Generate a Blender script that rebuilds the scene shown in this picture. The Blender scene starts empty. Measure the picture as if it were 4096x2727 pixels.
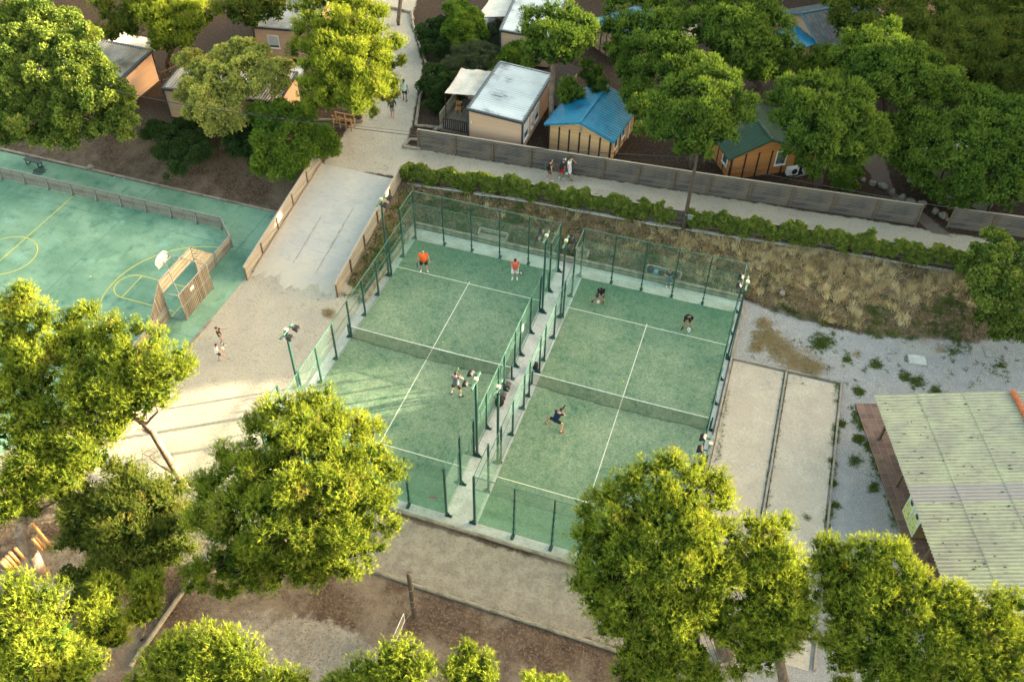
import bpy, bmesh, math, random
import numpy as np
from mathutils import Vector, Matrix
R_ = math.radians
rng = np.random.default_rng(7); random.seed(7)
SC = bpy.context.scene; COL = SC.collection
# ------------------------------------------------------------------ camera (solved from the padel court's real dimensions)
CF, CP = 3634.78, (16.1033, -34.2676, 39.5366)
CA, CB, CC = 0.779237, -0.0156626, 0.3224963
cam = bpy.data.cameras.new('camera'); camo = bpy.data.objects.new('camera', cam); COL.objects.link(camo)
camo.location = CP; camo.rotation_euler = (CA, CB, CC)
cam.sensor_width = 36; cam.lens = CF/4096*36; cam.clip_end = 2000; cam.clip_start = .5
SC.camera = camo
RM = np.array(camo.rotation_euler.to_matrix()); CPn = np.array(CP); K = 4096/2355
def S(u, v, z=0):                       # photograph pixel seen at height z -> point in the world
    d = RM @ np.array([u-2048, -(v-1363.5), -CF]); t = (z-CP[2])/d[2]; return CPn + d*t
def G(u, v, z=0): return S(u*K, v*K, z)
def depth(p): return -(RM.T @ (np.array(p)-CPn))[2]
# ------------------------------------------------------------------ materials
def M(name):
    m = bpy.data.materials.new(name); m.use_nodes = True; nt = m.node_tree; nt.nodes.clear()
    o = nt.nodes.new('ShaderNodeOutputMaterial'); return m, nt, o
def N(nt, t, **k):
    n = nt.nodes.new(t)
    for a, b in k.items():
        if a.startswith('i_'):
            n.inputs[a[2:].replace('_', ' ')].default_value = b
        else: setattr(n, a, b)
    return n
def L(nt, a, b): nt.links.new(a, b)
def c4(c): return (*c, 1)
def noise(nt, co, scale, detail=4, rough=.55, stretch=None):
    if stretch:
        mp = N(nt, 'ShaderNodeMapping'); mp.inputs['Scale'].default_value = stretch; L(nt, co, mp.inputs[0]); co = mp.outputs[0]
    n = N(nt, 'ShaderNodeTexNoise'); n.inputs['Scale'].default_value = scale; n.inputs['Detail'].default_value = detail
    n.inputs['Roughness'].default_value = rough; L(nt, co, n.inputs['Vector']); return n.outputs['Fac']
def ramp(nt, f, a, b, ca=(0,0,0), cb=(1,1,1)):
    r = N(nt, 'ShaderNodeValToRGB'); e = r.color_ramp.elements
    e[0].position = a; e[0].color = c4(ca); e[1].position = b; e[1].color = c4(cb); L(nt, f, r.inputs[0]); return r.outputs[0]
def mixc(nt, f, a, b, mode='MIX'):
    m = N(nt, 'ShaderNodeMix', data_type='RGBA', blend_type=mode)
    for s, v in ((0, f), (6, a), (7, b)):
        if isinstance(v, (int, float)): m.inputs[s].default_value = v
        elif isinstance(v, tuple): m.inputs[s].default_value = c4(v)
        else: L(nt, v, m.inputs[s])
    return m.outputs[2]
def mth(nt, op, a, b=None, c=None):
    m = N(nt, 'ShaderNodeMath', operation=op)
    for i, v in enumerate((a, b, c)):
        if v is None: continue
        if isinstance(v, (int, float)): m.inputs[i].default_value = v
        else: L(nt, v, m.inputs[i])
    return m.outputs[0]
def bump(nt, h, s, d=.02):
    b = N(nt, 'ShaderNodeBump'); b.inputs['Strength'].default_value = s; b.inputs['Distance'].default_value = d; L(nt, h, b.inputs['Height']); return b.outputs[0]
def coords(nt, kind='Object'):
    if kind == 'World': return N(nt, 'ShaderNodeNewGeometry').outputs['Position']
    return N(nt, 'ShaderNodeTexCoord').outputs[kind]
def pbr(nt, o, col, rough=.8, nrm=None, metal=0, spec=.3):
    p = N(nt, 'ShaderNodeBsdfPrincipled')
    if isinstance(col, tuple): p.inputs['Base Color'].default_value = c4(col)
    else: L(nt, col, p.inputs['Base Color'])
    if isinstance(rough, (int, float)): p.inputs['Roughness'].default_value = rough
    else: L(nt, rough, p.inputs['Roughness'])
    p.inputs['Metallic'].default_value = metal; p.inputs['Specular IOR Level'].default_value = spec
    if nrm is not None: L(nt, nrm, p.inputs['Normal'])
    L(nt, p.outputs[0], o.inputs[0]); return p
def simple(name, a, b=None, scale=3, rough=.7, bmp=.2, metal=0, stretch=None, kind='Object', grime=None, spec=.3, lo=.35, hi=.65):
    """two-tone mottled material with fine grain"""
    m, nt, o = M(name); co = coords(nt, kind)
    if b is None: b = tuple(x*.75 for x in a)
    n1 = noise(nt, co, scale, 6, .6, stretch); col = mixc(nt, ramp(nt, n1, lo, hi), a, b)
    n2 = noise(nt, co, scale*9, 3, .6, stretch); col = mixc(nt, .35, col, mixc(nt, 1.0, col, ramp(nt, n2, .3, .7, (.55,.55,.55), (1.4,1.4,1.4)), 'MULTIPLY'))
    if grime:
        n3 = noise(nt, co, scale*.35, 5, .7); col = mixc(nt, ramp(nt, n3, .52, .7), col, grime)
    pbr(nt, o, col, rough, bump(nt, n2, bmp) if bmp else None, metal, spec); return m
def boards(name, a, b, axis=2, w=.12, stretch=(1.2, 12, 12), rough=.8, grey=None, gap=.07, gapc=(.03,.025,.02)):
    """planks: each board its own tone, grain along the stretch axis, dark joints"""
    m, nt, o = M(name); co = coords(nt); sp = N(nt, 'ShaderNodeSeparateXYZ'); L(nt, co, sp.inputs[0])
    t = mth(nt, 'DIVIDE', sp.outputs[axis], w); fl = mth(nt, 'FLOOR', t); fr = mth(nt, 'FRACT', t)
    wn = N(nt, 'ShaderNodeTexWhiteNoise', noise_dimensions='1D'); L(nt, fl, wn.inputs['W'])
    g = noise(nt, co, 2.5, 5, .6, stretch); big = noise(nt, co, .7, 4, .6)
    f = mth(nt, 'ADD', mth(nt, 'MULTIPLY', wn.outputs['Value'], .5), mth(nt, 'MULTIPLY', g, .5))
    col = mixc(nt, ramp(nt, f, .25, .75), a, b)
    if grey: col = mixc(nt, ramp(nt, big, .4, .65), col, grey)
    joint = mth(nt, 'LESS_THAN', fr, gap); col = mixc(nt, joint, col, gapc)
    pbr(nt, o, col, rough, bump(nt, mth(nt, 'SUBTRACT', g, joint), .4, .01), 0, .2); return m
MT = {}
GR = (.010, .085, .058)
MT['post'] = simple('green_painted_steel', (.010,.052,.044), (.014,.062,.052), 2, .42, .05, spec=.5)
MT['rail'] = simple('green_rail_paint', (.075,.17,.125), (.05,.12,.09), 4, .45, .05, spec=.5)
MT['galv'] = simple('galvanised_steel', (.30,.32,.32), (.18,.20,.20), 6, .5, .1, metal=.5)
MT['dark'] = simple('dark_plastic', (.018,.02,.024), (.03,.032,.036), 6, .45, .05)
MT['white'] = simple('white_paint', (.78,.78,.76), (.6,.6,.57), 5, .5, .05)
MT['cream'] = simple('cream_plastic', (.42,.38,.30), (.36,.32,.25), 5, .5, .05)
MT['conc'] = simple('pale_concrete', (.44,.45,.42), (.33,.34,.31), .8, .85, .25, grime=(.22,.23,.2), kind='World')
MT['kerb'] = simple('weathered_kerb', (.30,.27,.22), (.2,.17,.14), 2, .9, .4, grime=(.12,.1,.07), kind='World')
MT['log'] = simple('weathered_log', (.30,.27,.21), (.17,.145,.11), 3, .85, .5, stretch=(1,6,6), grime=(.11,.09,.065))
MT['newlog'] = simple('fresh_pine_stake', (.52,.30,.12), (.38,.2,.08), 4, .7, .3, stretch=(6,6,1))
MT['pole'] = simple('old_utility_pole', (.085,.065,.052), (.045,.035,.03), 3, .9, .4, stretch=(6,6,1))
MT['fencegrey'] = boards('grey_weathered_boards', (.15,.14,.14), (.06,.058,.062), 2, .1225, (1,10,10), gap=.2, grey=(.18,.15,.125))
MT['fencetan'] = boards('tan_weathered_boards', (.35,.315,.265), (.26,.23,.195), 2, .125, (1,10,10), gap=.06, gapc=(.09,.07,.05))
MT['fencebrown'] = boards('brown_grey_boards', (.15,.125,.105), (.075,.065,.058), 2, .125, (1,10,10), gap=.1)
MT['postwood'] = simple('timber_post', (.17,.12,.08), (.09,.065,.045), 5, .85, .3, stretch=(5,5,1))
MT['captan'] = simple('timber_cap', (.38,.335,.275), (.28,.24,.20), 5, .8, .3, stretch=(1,5,5))
MT['pitchboard'] = boards('pitch_board', (.22,.20,.17), (.12,.115,.105), 2, .165, (1,9,9), gap=.09, grey=(.2,.21,.19))
MT['goalboard'] = boards('goal_slat', (.46,.40,.31), (.28,.24,.18), 2, .15, (1,9,9), gap=.09)
MT['goalslat'] = boards('goal_back_slat', (.22,.19,.155), (.13,.115,.095), 0, .15, (9,9,1), gap=.14)
MT['siding'] = boards('salmon_siding', (.53,.365,.27), (.49,.335,.245), 2, .15, (2,6,6), gap=.05, gapc=(.36,.22,.15))
MT['siding2'] = boards('brown_siding', (.36,.24,.17), (.33,.22,.155), 2, .15, (2,6,6), gap=.05, gapc=(.22,.14,.1))
MT['pine_wall'] = boards('pine_wall', (.52,.33,.18), (.42,.26,.135), 2, .14, (1,9,9), gap=.05, gapc=(.25,.15,.08))
MT['orange_wall'] = boards('orange_pine_wall', (.42,.19,.07), (.34,.145,.05), 2, .14, (1,9,9), gap=.05, gapc=(.2,.09,.03))
MT['batten'] = simple('dark_batten', (.035,.022,.018), None, 5, .7, .1)
MT['trim'] = simple('anthracite_trim', (.045,.055,.07), (.035,.04,.05), 5, .45, .05)
MT['win'] = simple('window_frame_white', (.68,.69,.70), (.6,.6,.6), 5, .4, .02)
MT['shutter'] = boards('roller_shutter', (.5,.53,.56), (.45,.48,.51), 2, .05, (2,2,2), gap=.15, gapc=(.3,.32,.34))
MT['pane'] = simple('window_pane', (.05,.07,.08), (.10,.12,.13), 1, .08, 0, spec=.8)
MT['deck'] = boards('deck_boards', (.21,.19,.16), (.14,.125,.11), 0, .12, (9,1,9), gap=.1)
MT['boardwalk'] = boards('boardwalk_planks', (.30,.27,.23), (.2,.18,.155), 0, .22, (9,1,9), gap=.1)
MT['canvas'] = simple('awning_canvas', (.56,.53,.49), (.44,.42,.38), .8, .8, .3, grime=(.3,.29,.26))
MT['blue_roof'] = simple('blue_tile_sheet', (.012,.20,.34), (.012,.14,.25), 1.5, .38, .1, grime=(.01,.075,.16), spec=.5)
MT['green_roof'] = simple('green_tile_sheet', (.020,.070,.048), (.028,.05,.034), 1.5, .6, .1, grime=(.07,.08,.045))
MT['brown_roof'] = simple('weathered_slate_sheet', (.11,.10,.095), (.05,.05,.055), 2.5, .6, .3, grime=(.02,.07,.085))
MT['tin'] = simple('white_tin_roof', (.62,.64,.64), (.50,.52,.53), .5, .38, .05, grime=(.34,.36,.36), spec=.5)
def tinm():
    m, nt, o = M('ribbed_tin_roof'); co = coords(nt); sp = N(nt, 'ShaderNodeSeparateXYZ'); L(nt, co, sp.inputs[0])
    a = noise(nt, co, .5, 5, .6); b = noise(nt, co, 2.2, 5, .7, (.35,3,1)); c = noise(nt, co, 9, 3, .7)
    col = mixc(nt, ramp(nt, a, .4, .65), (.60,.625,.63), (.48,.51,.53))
    fr = mth(nt, 'FRACT', mth(nt, 'DIVIDE', sp.outputs[1], .25)); ln_ = mth(nt, 'MULTIPLY', mth(nt, 'LESS_THAN', fr, .24), ramp(nt, b, .30, .55)); col = mixc(nt, mth(nt, 'MULTIPLY', ln_, .55), col, (.27,.28,.28))  # dark broken lines put rib shading into the colour, along with groove dirt
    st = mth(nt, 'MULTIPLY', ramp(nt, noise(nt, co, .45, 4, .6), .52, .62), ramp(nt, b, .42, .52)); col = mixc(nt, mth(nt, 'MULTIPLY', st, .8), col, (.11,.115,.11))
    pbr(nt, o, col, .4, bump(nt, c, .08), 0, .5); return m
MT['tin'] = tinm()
MT['tin_mossy'] = simple('dirty_tin_roof', (.42,.42,.41), (.24,.235,.22), .9, .6, .2, stretch=(1,.35,1), grime=(.1,.1,.085))
MT['skin'] = simple('skin', (.50,.27,.18), (.44,.23,.15), 6, .55, 0)
MT['skin2'] = simple('tanned_skin', (.33,.165,.10), (.28,.14,.085), 6, .55, 0)
MT['hairm'] = simple('dark_hair', (.012,.009,.008), (.02,.014,.012), 20, .5, .2)
MT['hairb'] = simple('brown_hair', (.06,.03,.018), (.035,.018,.012), 20, .5, .2)
MT['asph'] = simple('rubber', (.04,.04,.04), None, 5, .8)
MT['rock'] = simple('pale_rock', (.25,.23,.195), (.15,.135,.115), 3, .9, .6)
MT['bark'] = simple('pine_bark', (.15,.115,.09), (.07,.055,.045), 4, .9, .9, stretch=(1,1,.4), lo=.4, hi=.6)
MT['barklit'] = simple('sunlit_pine_bark', (.30,.225,.17), (.14,.10,.075), 4, .9, .9, stretch=(1,1,.4), lo=.4, hi=.6)  # brighter copy of the bark, sunlight on the trunks put into the colour
MT['yellow'] = simple('yellow_line_paint', (.55,.50,.09), (.42,.40,.10), 8, .7, .1, kind='World')
MT['line'] = simple('white_line_turf', (.62,.62,.52), (.42,.46,.37), 12, .8, .2, kind='World')
_cloth = {}
def cloth(c):
    if c not in _cloth: _cloth[c] = simple('cloth', c, tuple(x*.8 for x in c), 7, .85, .1)
    return _cloth[c]
# --- padel turf: green carpet with sand drifting over it
def turf():
    m, nt, o = M('sanded_turf'); co = coords(nt, 'World')
    a = noise(nt, co, .25, 4, .6); b = noise(nt, co, 2.2, 6, .65); c = noise(nt, co, 11, 4, .7); d = noise(nt, co, 40, 2, .6)
    f = mth(nt, 'ADD', mth(nt, 'MULTIPLY', a, .35), mth(nt, 'ADD', mth(nt, 'MULTIPLY', b, .32), mth(nt, 'MULTIPLY', c, .50)))
    base = mixc(nt, ramp(nt, f, .45, .72), (.042,.115,.070), (.24,.295,.195))
    # sand is swept away along the glass at both ends (worn, darker green strip a metre or two wide)
    sp = N(nt, 'ShaderNodeSeparateXYZ'); L(nt, co, sp.inputs[0])
    e = mth(nt, 'ABSOLUTE', sp.outputs[1]); e = mth(nt, 'ADD', e, mth(nt, 'MULTIPLY', mth(nt, 'SUBTRACT', a, .5), 5))
    base = mixc(nt, mth(nt, 'MULTIPLY', ramp(nt, mth(nt, 'DIVIDE', e, 12), .42, .80), .55), base, mixc(nt, ramp(nt, c, .35, .75), (.038,.112,.07), (.085,.175,.118)))
    base = mixc(nt, ramp(nt, b, .60, .72), base, (.05,.13,.075))
    base = mixc(nt, .5, base, mixc(nt, 1.0, base, ramp(nt, d, .3, .7, (.6,.6,.6), (1.4,1.4,1.4)), 'MULTIPLY'))
    pbr(nt, o, base, .95, bump(nt, d, .5, .02), 0, .1); return m
MT['turf'] = turf()
def pitchm():
    m, nt, o = M('faded_green_pitch'); co = coords(nt, 'World')
    a = noise(nt, co, .16, 5, .6, (1,1.6,1)); b = noise(nt, co, .8, 6, .65, (1.4,1,1)); c = noise(nt, co, 14, 3, .6)
    col = mixc(nt, ramp(nt, a, .36, .62), (.080,.182,.124), (.195,.322,.225))
    col = mixc(nt, mth(nt, 'MULTIPLY', ramp(nt, b, .52, .74), .8), col, (.035,.13,.095))
    col = mixc(nt, mth(nt, 'MULTIPLY', ramp(nt, noise(nt, co, .33, 6, .7), .55, .68), .5), col, (.22,.40,.33))
    col = mixc(nt, .3, col, mixc(nt, 1.0, col, ramp(nt, c, .3, .7, (.6,.6,.6), (1.4,1.4,1.4)), 'MULTIPLY'))
    # faint slab joints every 5 m
    sp = N(nt, 'ShaderNodeSeparateXYZ'); L(nt, co, sp.inputs[0])
    for ax, off in ((0, 25.1), (1, 3.2)):
        fr = mth(nt, 'PINGPONG', mth(nt, 'ADD', sp.outputs[ax], off), 4.6 if ax == 0 else 4.2)
        col = mixc(nt, mth(nt, 'MULTIPLY', mth(nt, 'LESS_THAN', fr, .035), .6), col, (.07,.16,.13))
    pbr(nt, o, col, .75, bump(nt, c, .2), 0, .25); return m
MT['pitch'] = pitchm()
def rampm():
    m, nt, o = M('grooved_ramp_concrete'); co = coords(nt, 'World')
    a = noise(nt, co, .35, 5, .65); b = noise(nt, co, 5, 4, .6, (.35,3.2,1)); c = noise(nt, co, 1.6, 5, .7, (5,.45,1))
    col = mixc(nt, ramp(nt, a, .4, .62), (.43,.40,.35), (.36,.355,.335))
    col = mixc(nt, mth(nt, 'MULTIPLY', ramp(nt, b, .5, .7), .45), col, (.22,.205,.185))
    col = mixc(nt, mth(nt, 'MULTIPLY', ramp(nt, c, .62, .70), .5), col, (.2,.18,.15))
    sp = N(nt, 'ShaderNodeSeparateXYZ'); L(nt, co, sp.inputs[0]); col = mixc(nt, mth(nt, 'SUBTRACT', 1, ramp(nt, mth(nt, 'ADD', mth(nt, 'DIVIDE', sp.outputs[1], 16), mth(nt, 'MULTIPLY', a, .35)), .34, .50)), col, (.43,.385,.31))
    pbr(nt, o, col, .9, bump(nt, b, .4), 0, .2); return m
MT['ramp'] = rampm()
def tilem():
    m, nt, o = M('terracotta_paving'); co = coords(nt); b = N(nt, 'ShaderNodeTexBrick'); b.offset = 0; L(nt, co, b.inputs[0])
    b.inputs['Scale'].default_value = 1; b.inputs['Brick Width'].default_value = .42; b.inputs['Row Height'].default_value = .42; b.inputs['Mortar Size'].default_value = .008
    b.inputs['Color1'].default_value = (.19,.115,.09,1); b.inputs['Color2'].default_value = (.11,.07,.058,1); b.inputs['Mortar'].default_value = (.26,.2,.17,1); b.inputs['Bias'].default_value = -.1
    n = noise(nt, co, 9, 4); col = mixc(nt, .35, b.outputs[0], mixc(nt, 1.0, b.outputs[0], ramp(nt, n, .3, .7, (.6,.6,.6), (1.4,1.4,1.4)), 'MULTIPLY'))
    pbr(nt, o, col, .7, bump(nt, n, .1), 0, .3); return m
MT['tile'] = tilem()
def corrm():
    m, nt, o = M('mossy_fibre_cement'); co = coords(nt)
    a = noise(nt, co, .6, 6, .65); b = noise(nt, co, 3, 5, .7, (.5,2.5,1)); d = noise(nt, co, 14, 3, .6)
    col = mixc(nt, ramp(nt, a, .4, .62), (.37,.385,.265), (.30,.295,.235))
    col = mixc(nt, mth(nt, 'MULTIPLY', ramp(nt, b, .5, .72), .7), col, (.16,.17,.135))
    sp = N(nt, 'ShaderNodeSeparateXYZ'); L(nt, co, sp.inputs[0])
    fr = mth(nt, 'ABSOLUTE', mth(nt, 'ADD', sp.outputs[1], 6.4)); fr = mth(nt, 'ADD', fr, mth(nt, 'MULTIPLY', a, .5))
    col = mixc(nt, mth(nt, 'MULTIPLY', mth(nt, 'LESS_THAN', fr, .75), .7), col, (.30,.27,.28))
    col = mixc(nt, ramp(nt, d, .70, .74), col, (.05,.06,.05))
    v = mth(nt, 'SINE', mth(nt, 'MULTIPLY', sp.outputs[1], 2*math.pi/.177)); col = mixc(nt, mth(nt, 'MULTIPLY', ramp(nt, v, -.0, .9), .0), col, (.1,.1,.1))
    pbr(nt, o, col, .85, bump(nt, d, .3), 0, .2); return m
MT['corr'] = corrm()
def glassm():
    m, nt, o = M('court_glass'); tr = N(nt, 'ShaderNodeBsdfTransparent'); tr.inputs[0].default_value = (.90,.97,.94,1)
    gl = N(nt, 'ShaderNodeBsdfGlossy'); gl.inputs['Roughness'].default_value = .04; gl.inputs[0].default_value = (.9,1,.96,1)
    df = N(nt, 'ShaderNodeBsdfDiffuse'); df.inputs[0].default_value = (.58,.72,.65,1)
    co = coords(nt, 'World'); n = noise(nt, co, 1.1, 4, .6)
    m1 = N(nt, 'ShaderNodeMixShader'); L(nt, mth(nt, 'MULTIPLY', n, .07), m1.inputs[0]); L(nt, tr.outputs[0], m1.inputs[1]); L(nt, df.outputs[0], m1.inputs[2])
    lw = N(nt, 'ShaderNodeLayerWeight'); fr = mth(nt, 'ADD', .03, mth(nt, 'MULTIPLY', mth(nt, 'POWER', lw.outputs['Facing'], 4.0), .5))
    m2 = N(nt, 'ShaderNodeMixShader'); L(nt, fr, m2.inputs[0]); L(nt, m1.outputs[0], m2.inputs[1]); L(nt, gl.outputs[0], m2.inputs[2])
    L(nt, m2.outputs[0], o.inputs[0]); return m
MT['glass'] = glassm()
def meshm(name, col, pitch, wire, ax=(0, 2)):
    m, nt, o = M(name); co = coords(nt); sp = N(nt, 'ShaderNodeSeparateXYZ'); L(nt, co, sp.inputs[0]); f = None
    for a in ax:
        fr = mth(nt, 'LESS_THAN', mth(nt, 'FRACT', mth(nt, 'DIVIDE', sp.outputs[a], pitch)), wire/pitch); f = fr if f is None else mth(nt, 'MAXIMUM', f, fr)
    tr = N(nt, 'ShaderNodeBsdfTransparent'); p = N(nt, 'ShaderNodeBsdfPrincipled'); p.inputs['Base Color'].default_value = c4(col); p.inputs['Roughness'].default_value = .5
    x = N(nt, 'ShaderNodeMixShader'); L(nt, f, x.inputs[0]); L(nt, tr.outputs[0], x.inputs[1]); L(nt, p.outputs[0], x.inputs[2]); L(nt, x.outputs[0], o.inputs[0]); return m
MT['mesh'] = meshm('green_welded_mesh', (.045,.13,.10), .05, .005)
MT['net'] = meshm('black_net_cord', (.03,.035,.03), .045, .009)
MT['vnet'] = meshm('thin_net_cord', (.12,.12,.12), .06, .006)
def leafm(name, a, b, tip=None, trans=.35):
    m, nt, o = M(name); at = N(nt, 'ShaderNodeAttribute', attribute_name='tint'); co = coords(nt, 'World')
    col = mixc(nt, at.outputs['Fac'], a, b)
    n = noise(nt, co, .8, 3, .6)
    if tip: col = mixc(nt, mth(nt, 'MULTIPLY', ramp(nt, n, .60, .72), .55), col, tip)
    d = N(nt, 'ShaderNodeBsdfDiffuse'); L(nt, col, d.inputs[0]); t = N(nt, 'ShaderNodeBsdfTranslucent')
    tc = mixc(nt, 1.0, col, (1.5,1.35,.5), 'MULTIPLY'); L(nt, tc, t.inputs[0])
    x = N(nt, 'ShaderNodeMixShader'); x.inputs[0].default_value = trans; L(nt, d.outputs[0], x.inputs[1]); L(nt, t.outputs[0], x.inputs[2])
    L(nt, x.outputs[0], o.inputs[0]); return m
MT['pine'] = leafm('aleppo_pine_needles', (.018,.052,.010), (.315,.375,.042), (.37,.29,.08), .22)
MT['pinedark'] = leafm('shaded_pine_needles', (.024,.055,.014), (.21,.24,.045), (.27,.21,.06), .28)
MT['stone'] = leafm('stone_pine_needles', (.016,.046,.013), (.18,.27,.045), None, .24)
MT['oak'] = leafm('holm_oak_leaves', (.025,.062,.018), (.24,.31,.065), (.36,.34,.09), .28)
MT['olive'] = leafm('olive_leaves', (.10,.14,.04), (.58,.58,.17), (.5,.38,.15), .33)
MT['laurel'] = leafm('bright_laurel_leaves', (.045,.11,.022), (.20,.28,.045), None, .35)
MT['bush'] = leafm('dark_bush_leaves', (.028,.06,.022), (.06,.10,.035), None, .25)
MT['rosemary'] = leafm('grey_green_shrub', (.055,.08,.05), (.10,.125,.08), None, .25)
MT['vine'] = leafm('vine_leaves', (.07,.12,.025), (.32,.39,.10), None, .4)
MT['dry'] = leafm('dry_grass_blades', (.21,.15,.085), (.68,.60,.42), None, .3)
MT['weed'] = leafm('green_weeds', (.045,.09,.022), (.16,.20,.055), None, .3)
# ------------------------------------------------------------------ mesh helpers
class MB:
    def __init__(s): s.v = []; s.f = []; s.sm = []
    def add(s, vs, fs, smooth=False):
        k = len(s.v); s.v += [tuple(map(float, p)) for p in vs]; s.f += [tuple(i+k for i in f) for f in fs]; s.sm += [smooth]*len(fs)
    def box(s, x0, x1, y0, y1, z0, z1):
        v = [(x0,y0,z0),(x1,y0,z0),(x1,y1,z0),(x0,y1,z0),(x0,y0,z1),(x1,y0,z1),(x1,y1,z1),(x0,y1,z1)]
        s.add(v, [(0,3,2,1),(4,5,6,7),(0,1,5,4),(1,2,6,5),(2,3,7,6),(3,0,4,7)])
    def beam(s, a, b, w, h, up=(0,0,1)):
        a = Vector(a); b = Vector(b); d = (b-a).normalized(); sd = d.cross(Vector(up))
        if sd.length < 1e-4: sd = d.cross(Vector((0,1,0)))
        sd.normalize(); u = sd.cross(d).normalized(); v = []
        for p in (a, b):
            for i, j in ((-1,-1),(1,-1),(1,1),(-1,1)): v.append(p+sd*i*w/2+u*j*h/2)
        s.add(v, [(0,1,2,3),(7,6,5,4),(0,4,5,1),(1,5,6,2),(2,6,7,3),(3,7,4,0)])
    def tube(s, pts, rad, n=8, cap=True, smooth=True):
        pts = [Vector(p) for p in pts]; rad = rad if hasattr(rad, '__len__') else [rad]*len(pts); v = []; f = []
        for i, p in enumerate(pts):
            d = (pts[min(i+1, len(pts)-1)]-pts[max(i-1, 0)]).normalized(); a = d.cross(Vector((0,0,1)))
            if a.length < .1: a = d.cross(Vector((1,0,0)))
            a.normalize(); b = d.cross(a)
            for k in range(n):
                t = 2*math.pi*k/n; v.append(p+(a*math.cos(t)+b*math.sin(t))*rad[i])
        for i in range(len(pts)-1):
            for k in range(n): f.append((i*n+k, i*n+(k+1) % n, (i+1)*n+(k+1) % n, (i+1)*n+k))
        s.add(v, f, smooth)
        if cap: s.add(v[:n], [tuple(range(n))]); s.add(v[-n:], [tuple(range(n-1, -1, -1))])
    def ball(s, c, r, nu=12, nv=8, fn=None):
        r = r if hasattr(r, '__len__') else (r, r, r); v = [(c[0], c[1], c[2]-r[2])]
        for j in range(1, nv):
            p = math.pi*j/nv-math.pi/2
            for i in range(nu):
                t = 2*math.pi*i/nu; q = (math.cos(t)*math.cos(p), math.sin(t)*math.cos(p), math.sin(p)); k = fn(q) if fn else 1
                v.append((c[0]+r[0]*q[0]*k, c[1]+r[1]*q[1]*k, c[2]+r[2]*q[2]*k))
        v.append((c[0], c[1], c[2]+r[2])); f = []
        for i in range(nu):
            f.append((0, 1+(i+1) % nu, 1+i))
            for j in range(nv-2):
                a = 1+j*nu+i; b = 1+j*nu+(i+1) % nu; f.append((a, b, b+nu, a+nu))
            e = 1+(nv-2)*nu; f.append((e+i, e+(i+1) % nu, len(v)-1))
        s.add(v, f, True)
    def prism(s, poly, z0, z1):
        n = len(poly); v = [(*p, z0) for p in poly]+[(*p, z1) for p in poly]
        s.add(v, [tuple(range(n-1, -1, -1)), tuple(range(n, 2*n))]+[(i, (i+1) % n, (i+1) % n+n, i+n) for i in range(n)])
    def build(s, name, mat, parent=None, loc=None, rotz=0, bevel=0):
        me = bpy.data.meshes.new(name); me.from_pydata(s.v, [], s.f); me.polygons.foreach_set('use_smooth', s.sm); me.update()
        bm = bmesh.new(); bm.from_mesh(me); bmesh.ops.recalc_face_normals(bm, faces=bm.faces); bm.to_mesh(me); bm.free()
        o = bpy.data.objects.new(name, me); COL.objects.link(o); me.materials.append(MT[mat] if isinstance(mat, str) else mat)
        if parent: o.parent = parent
        if loc is not None: o.location = loc
        o.rotation_euler.z = rotz
        if bevel:
            b = o.modifiers.new('bevel', 'BEVEL'); b.width = bevel; b.segments = 2; b.limit_method = 'ANGLE'
        return o
def tag(o, label=None, cat=None, group=None, kind=None):
    if label: o['label'] = label
    if cat: o['category'] = cat
    if group: o['group'] = group
    if kind: o['kind'] = kind
    return o
def thing(name, loc, rz, label, cat, group=None):
    o = bpy.data.objects.new(name, None); COL.objects.link(o); o.location = tuple(map(float, loc)); o.rotation_euler.z = rz; o.empty_display_size = .3
    return tag(o, label, cat, group)
def structure(name, mb, mat, **k): return tag(mb.build(name, mat, **k), kind='structure')
WOOD, WOODN = True, 460
def shadetop(t): return float(np.interp(t, [-36,-24,-10,-8,-5,1,2,4,8,10,15,17,23,25,29,32,34,50], [12,12.3,12.8,9.2,8.5,8.5,9.2,15.5,15.5,8.5,8.5,14.5,14.5,16.5,18.5,18.5,15.5,15.5]))  # top height of the added wood per strip, shaped for sun and shade
SUNE, EXPO = 5.0, 3.05
# ------------------------------------------------------------------ terrain
def sst(t): t = np.clip(t, 0, 1); return t*t*(3-2*t)
YBX = [-8,17.3,20.2,23.3,25.7,28.7,30.8,33,60]; YBY = [11.75,11.75,10.9,10.7,10.8,11.8,12.1,13.2,24]
VX = [-60,-7.4,0.7,10.8,17.4,23.7,29.6,60]; VY = [13.6,13.75,14.65,15.15,15.75,16.4,16.75,18.5]
def yv(x): return np.interp(x, VX, VY)
def yg(x): return np.interp(x, [-7.8,3.4,13.2,27,36], [17.45,18.3,19.1,20.3,21.4])
UP = 2.0
def hgt(x, y):
    x = np.asarray(x, float); y = np.asarray(y, float)
    left = UP*sst((y-9.9)/5.2)
    rampz = UP*np.clip((y-2.3)/11.4, 0, 1)
    yb = np.interp(x, YBX, YBY); bank = 1.75*np.clip((y-yb)/np.maximum(yv(x)-.25-yb, .5), 0, 1)**.85
    bank = np.where(y > yv(x)-.1, UP, bank)
    side = rampz*np.clip((-5.75-x)/1.5, 0, 1); side = np.maximum(side, np.where(x < -5.75, bank*0, 0))
    right = np.where(x < -5.75, np.maximum(side, bank), bank)
    z = np.where(x < -13.75, left, np.where(x < -7.45, rampz, right))
    z = z+np.clip((x-41)*.16, 0, 14)*(1-.0*y)+np.clip((y-46)*.10, 0, 9)
    z = z-np.clip(-(y+32)*.12, 0, 8)
    return z
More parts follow.
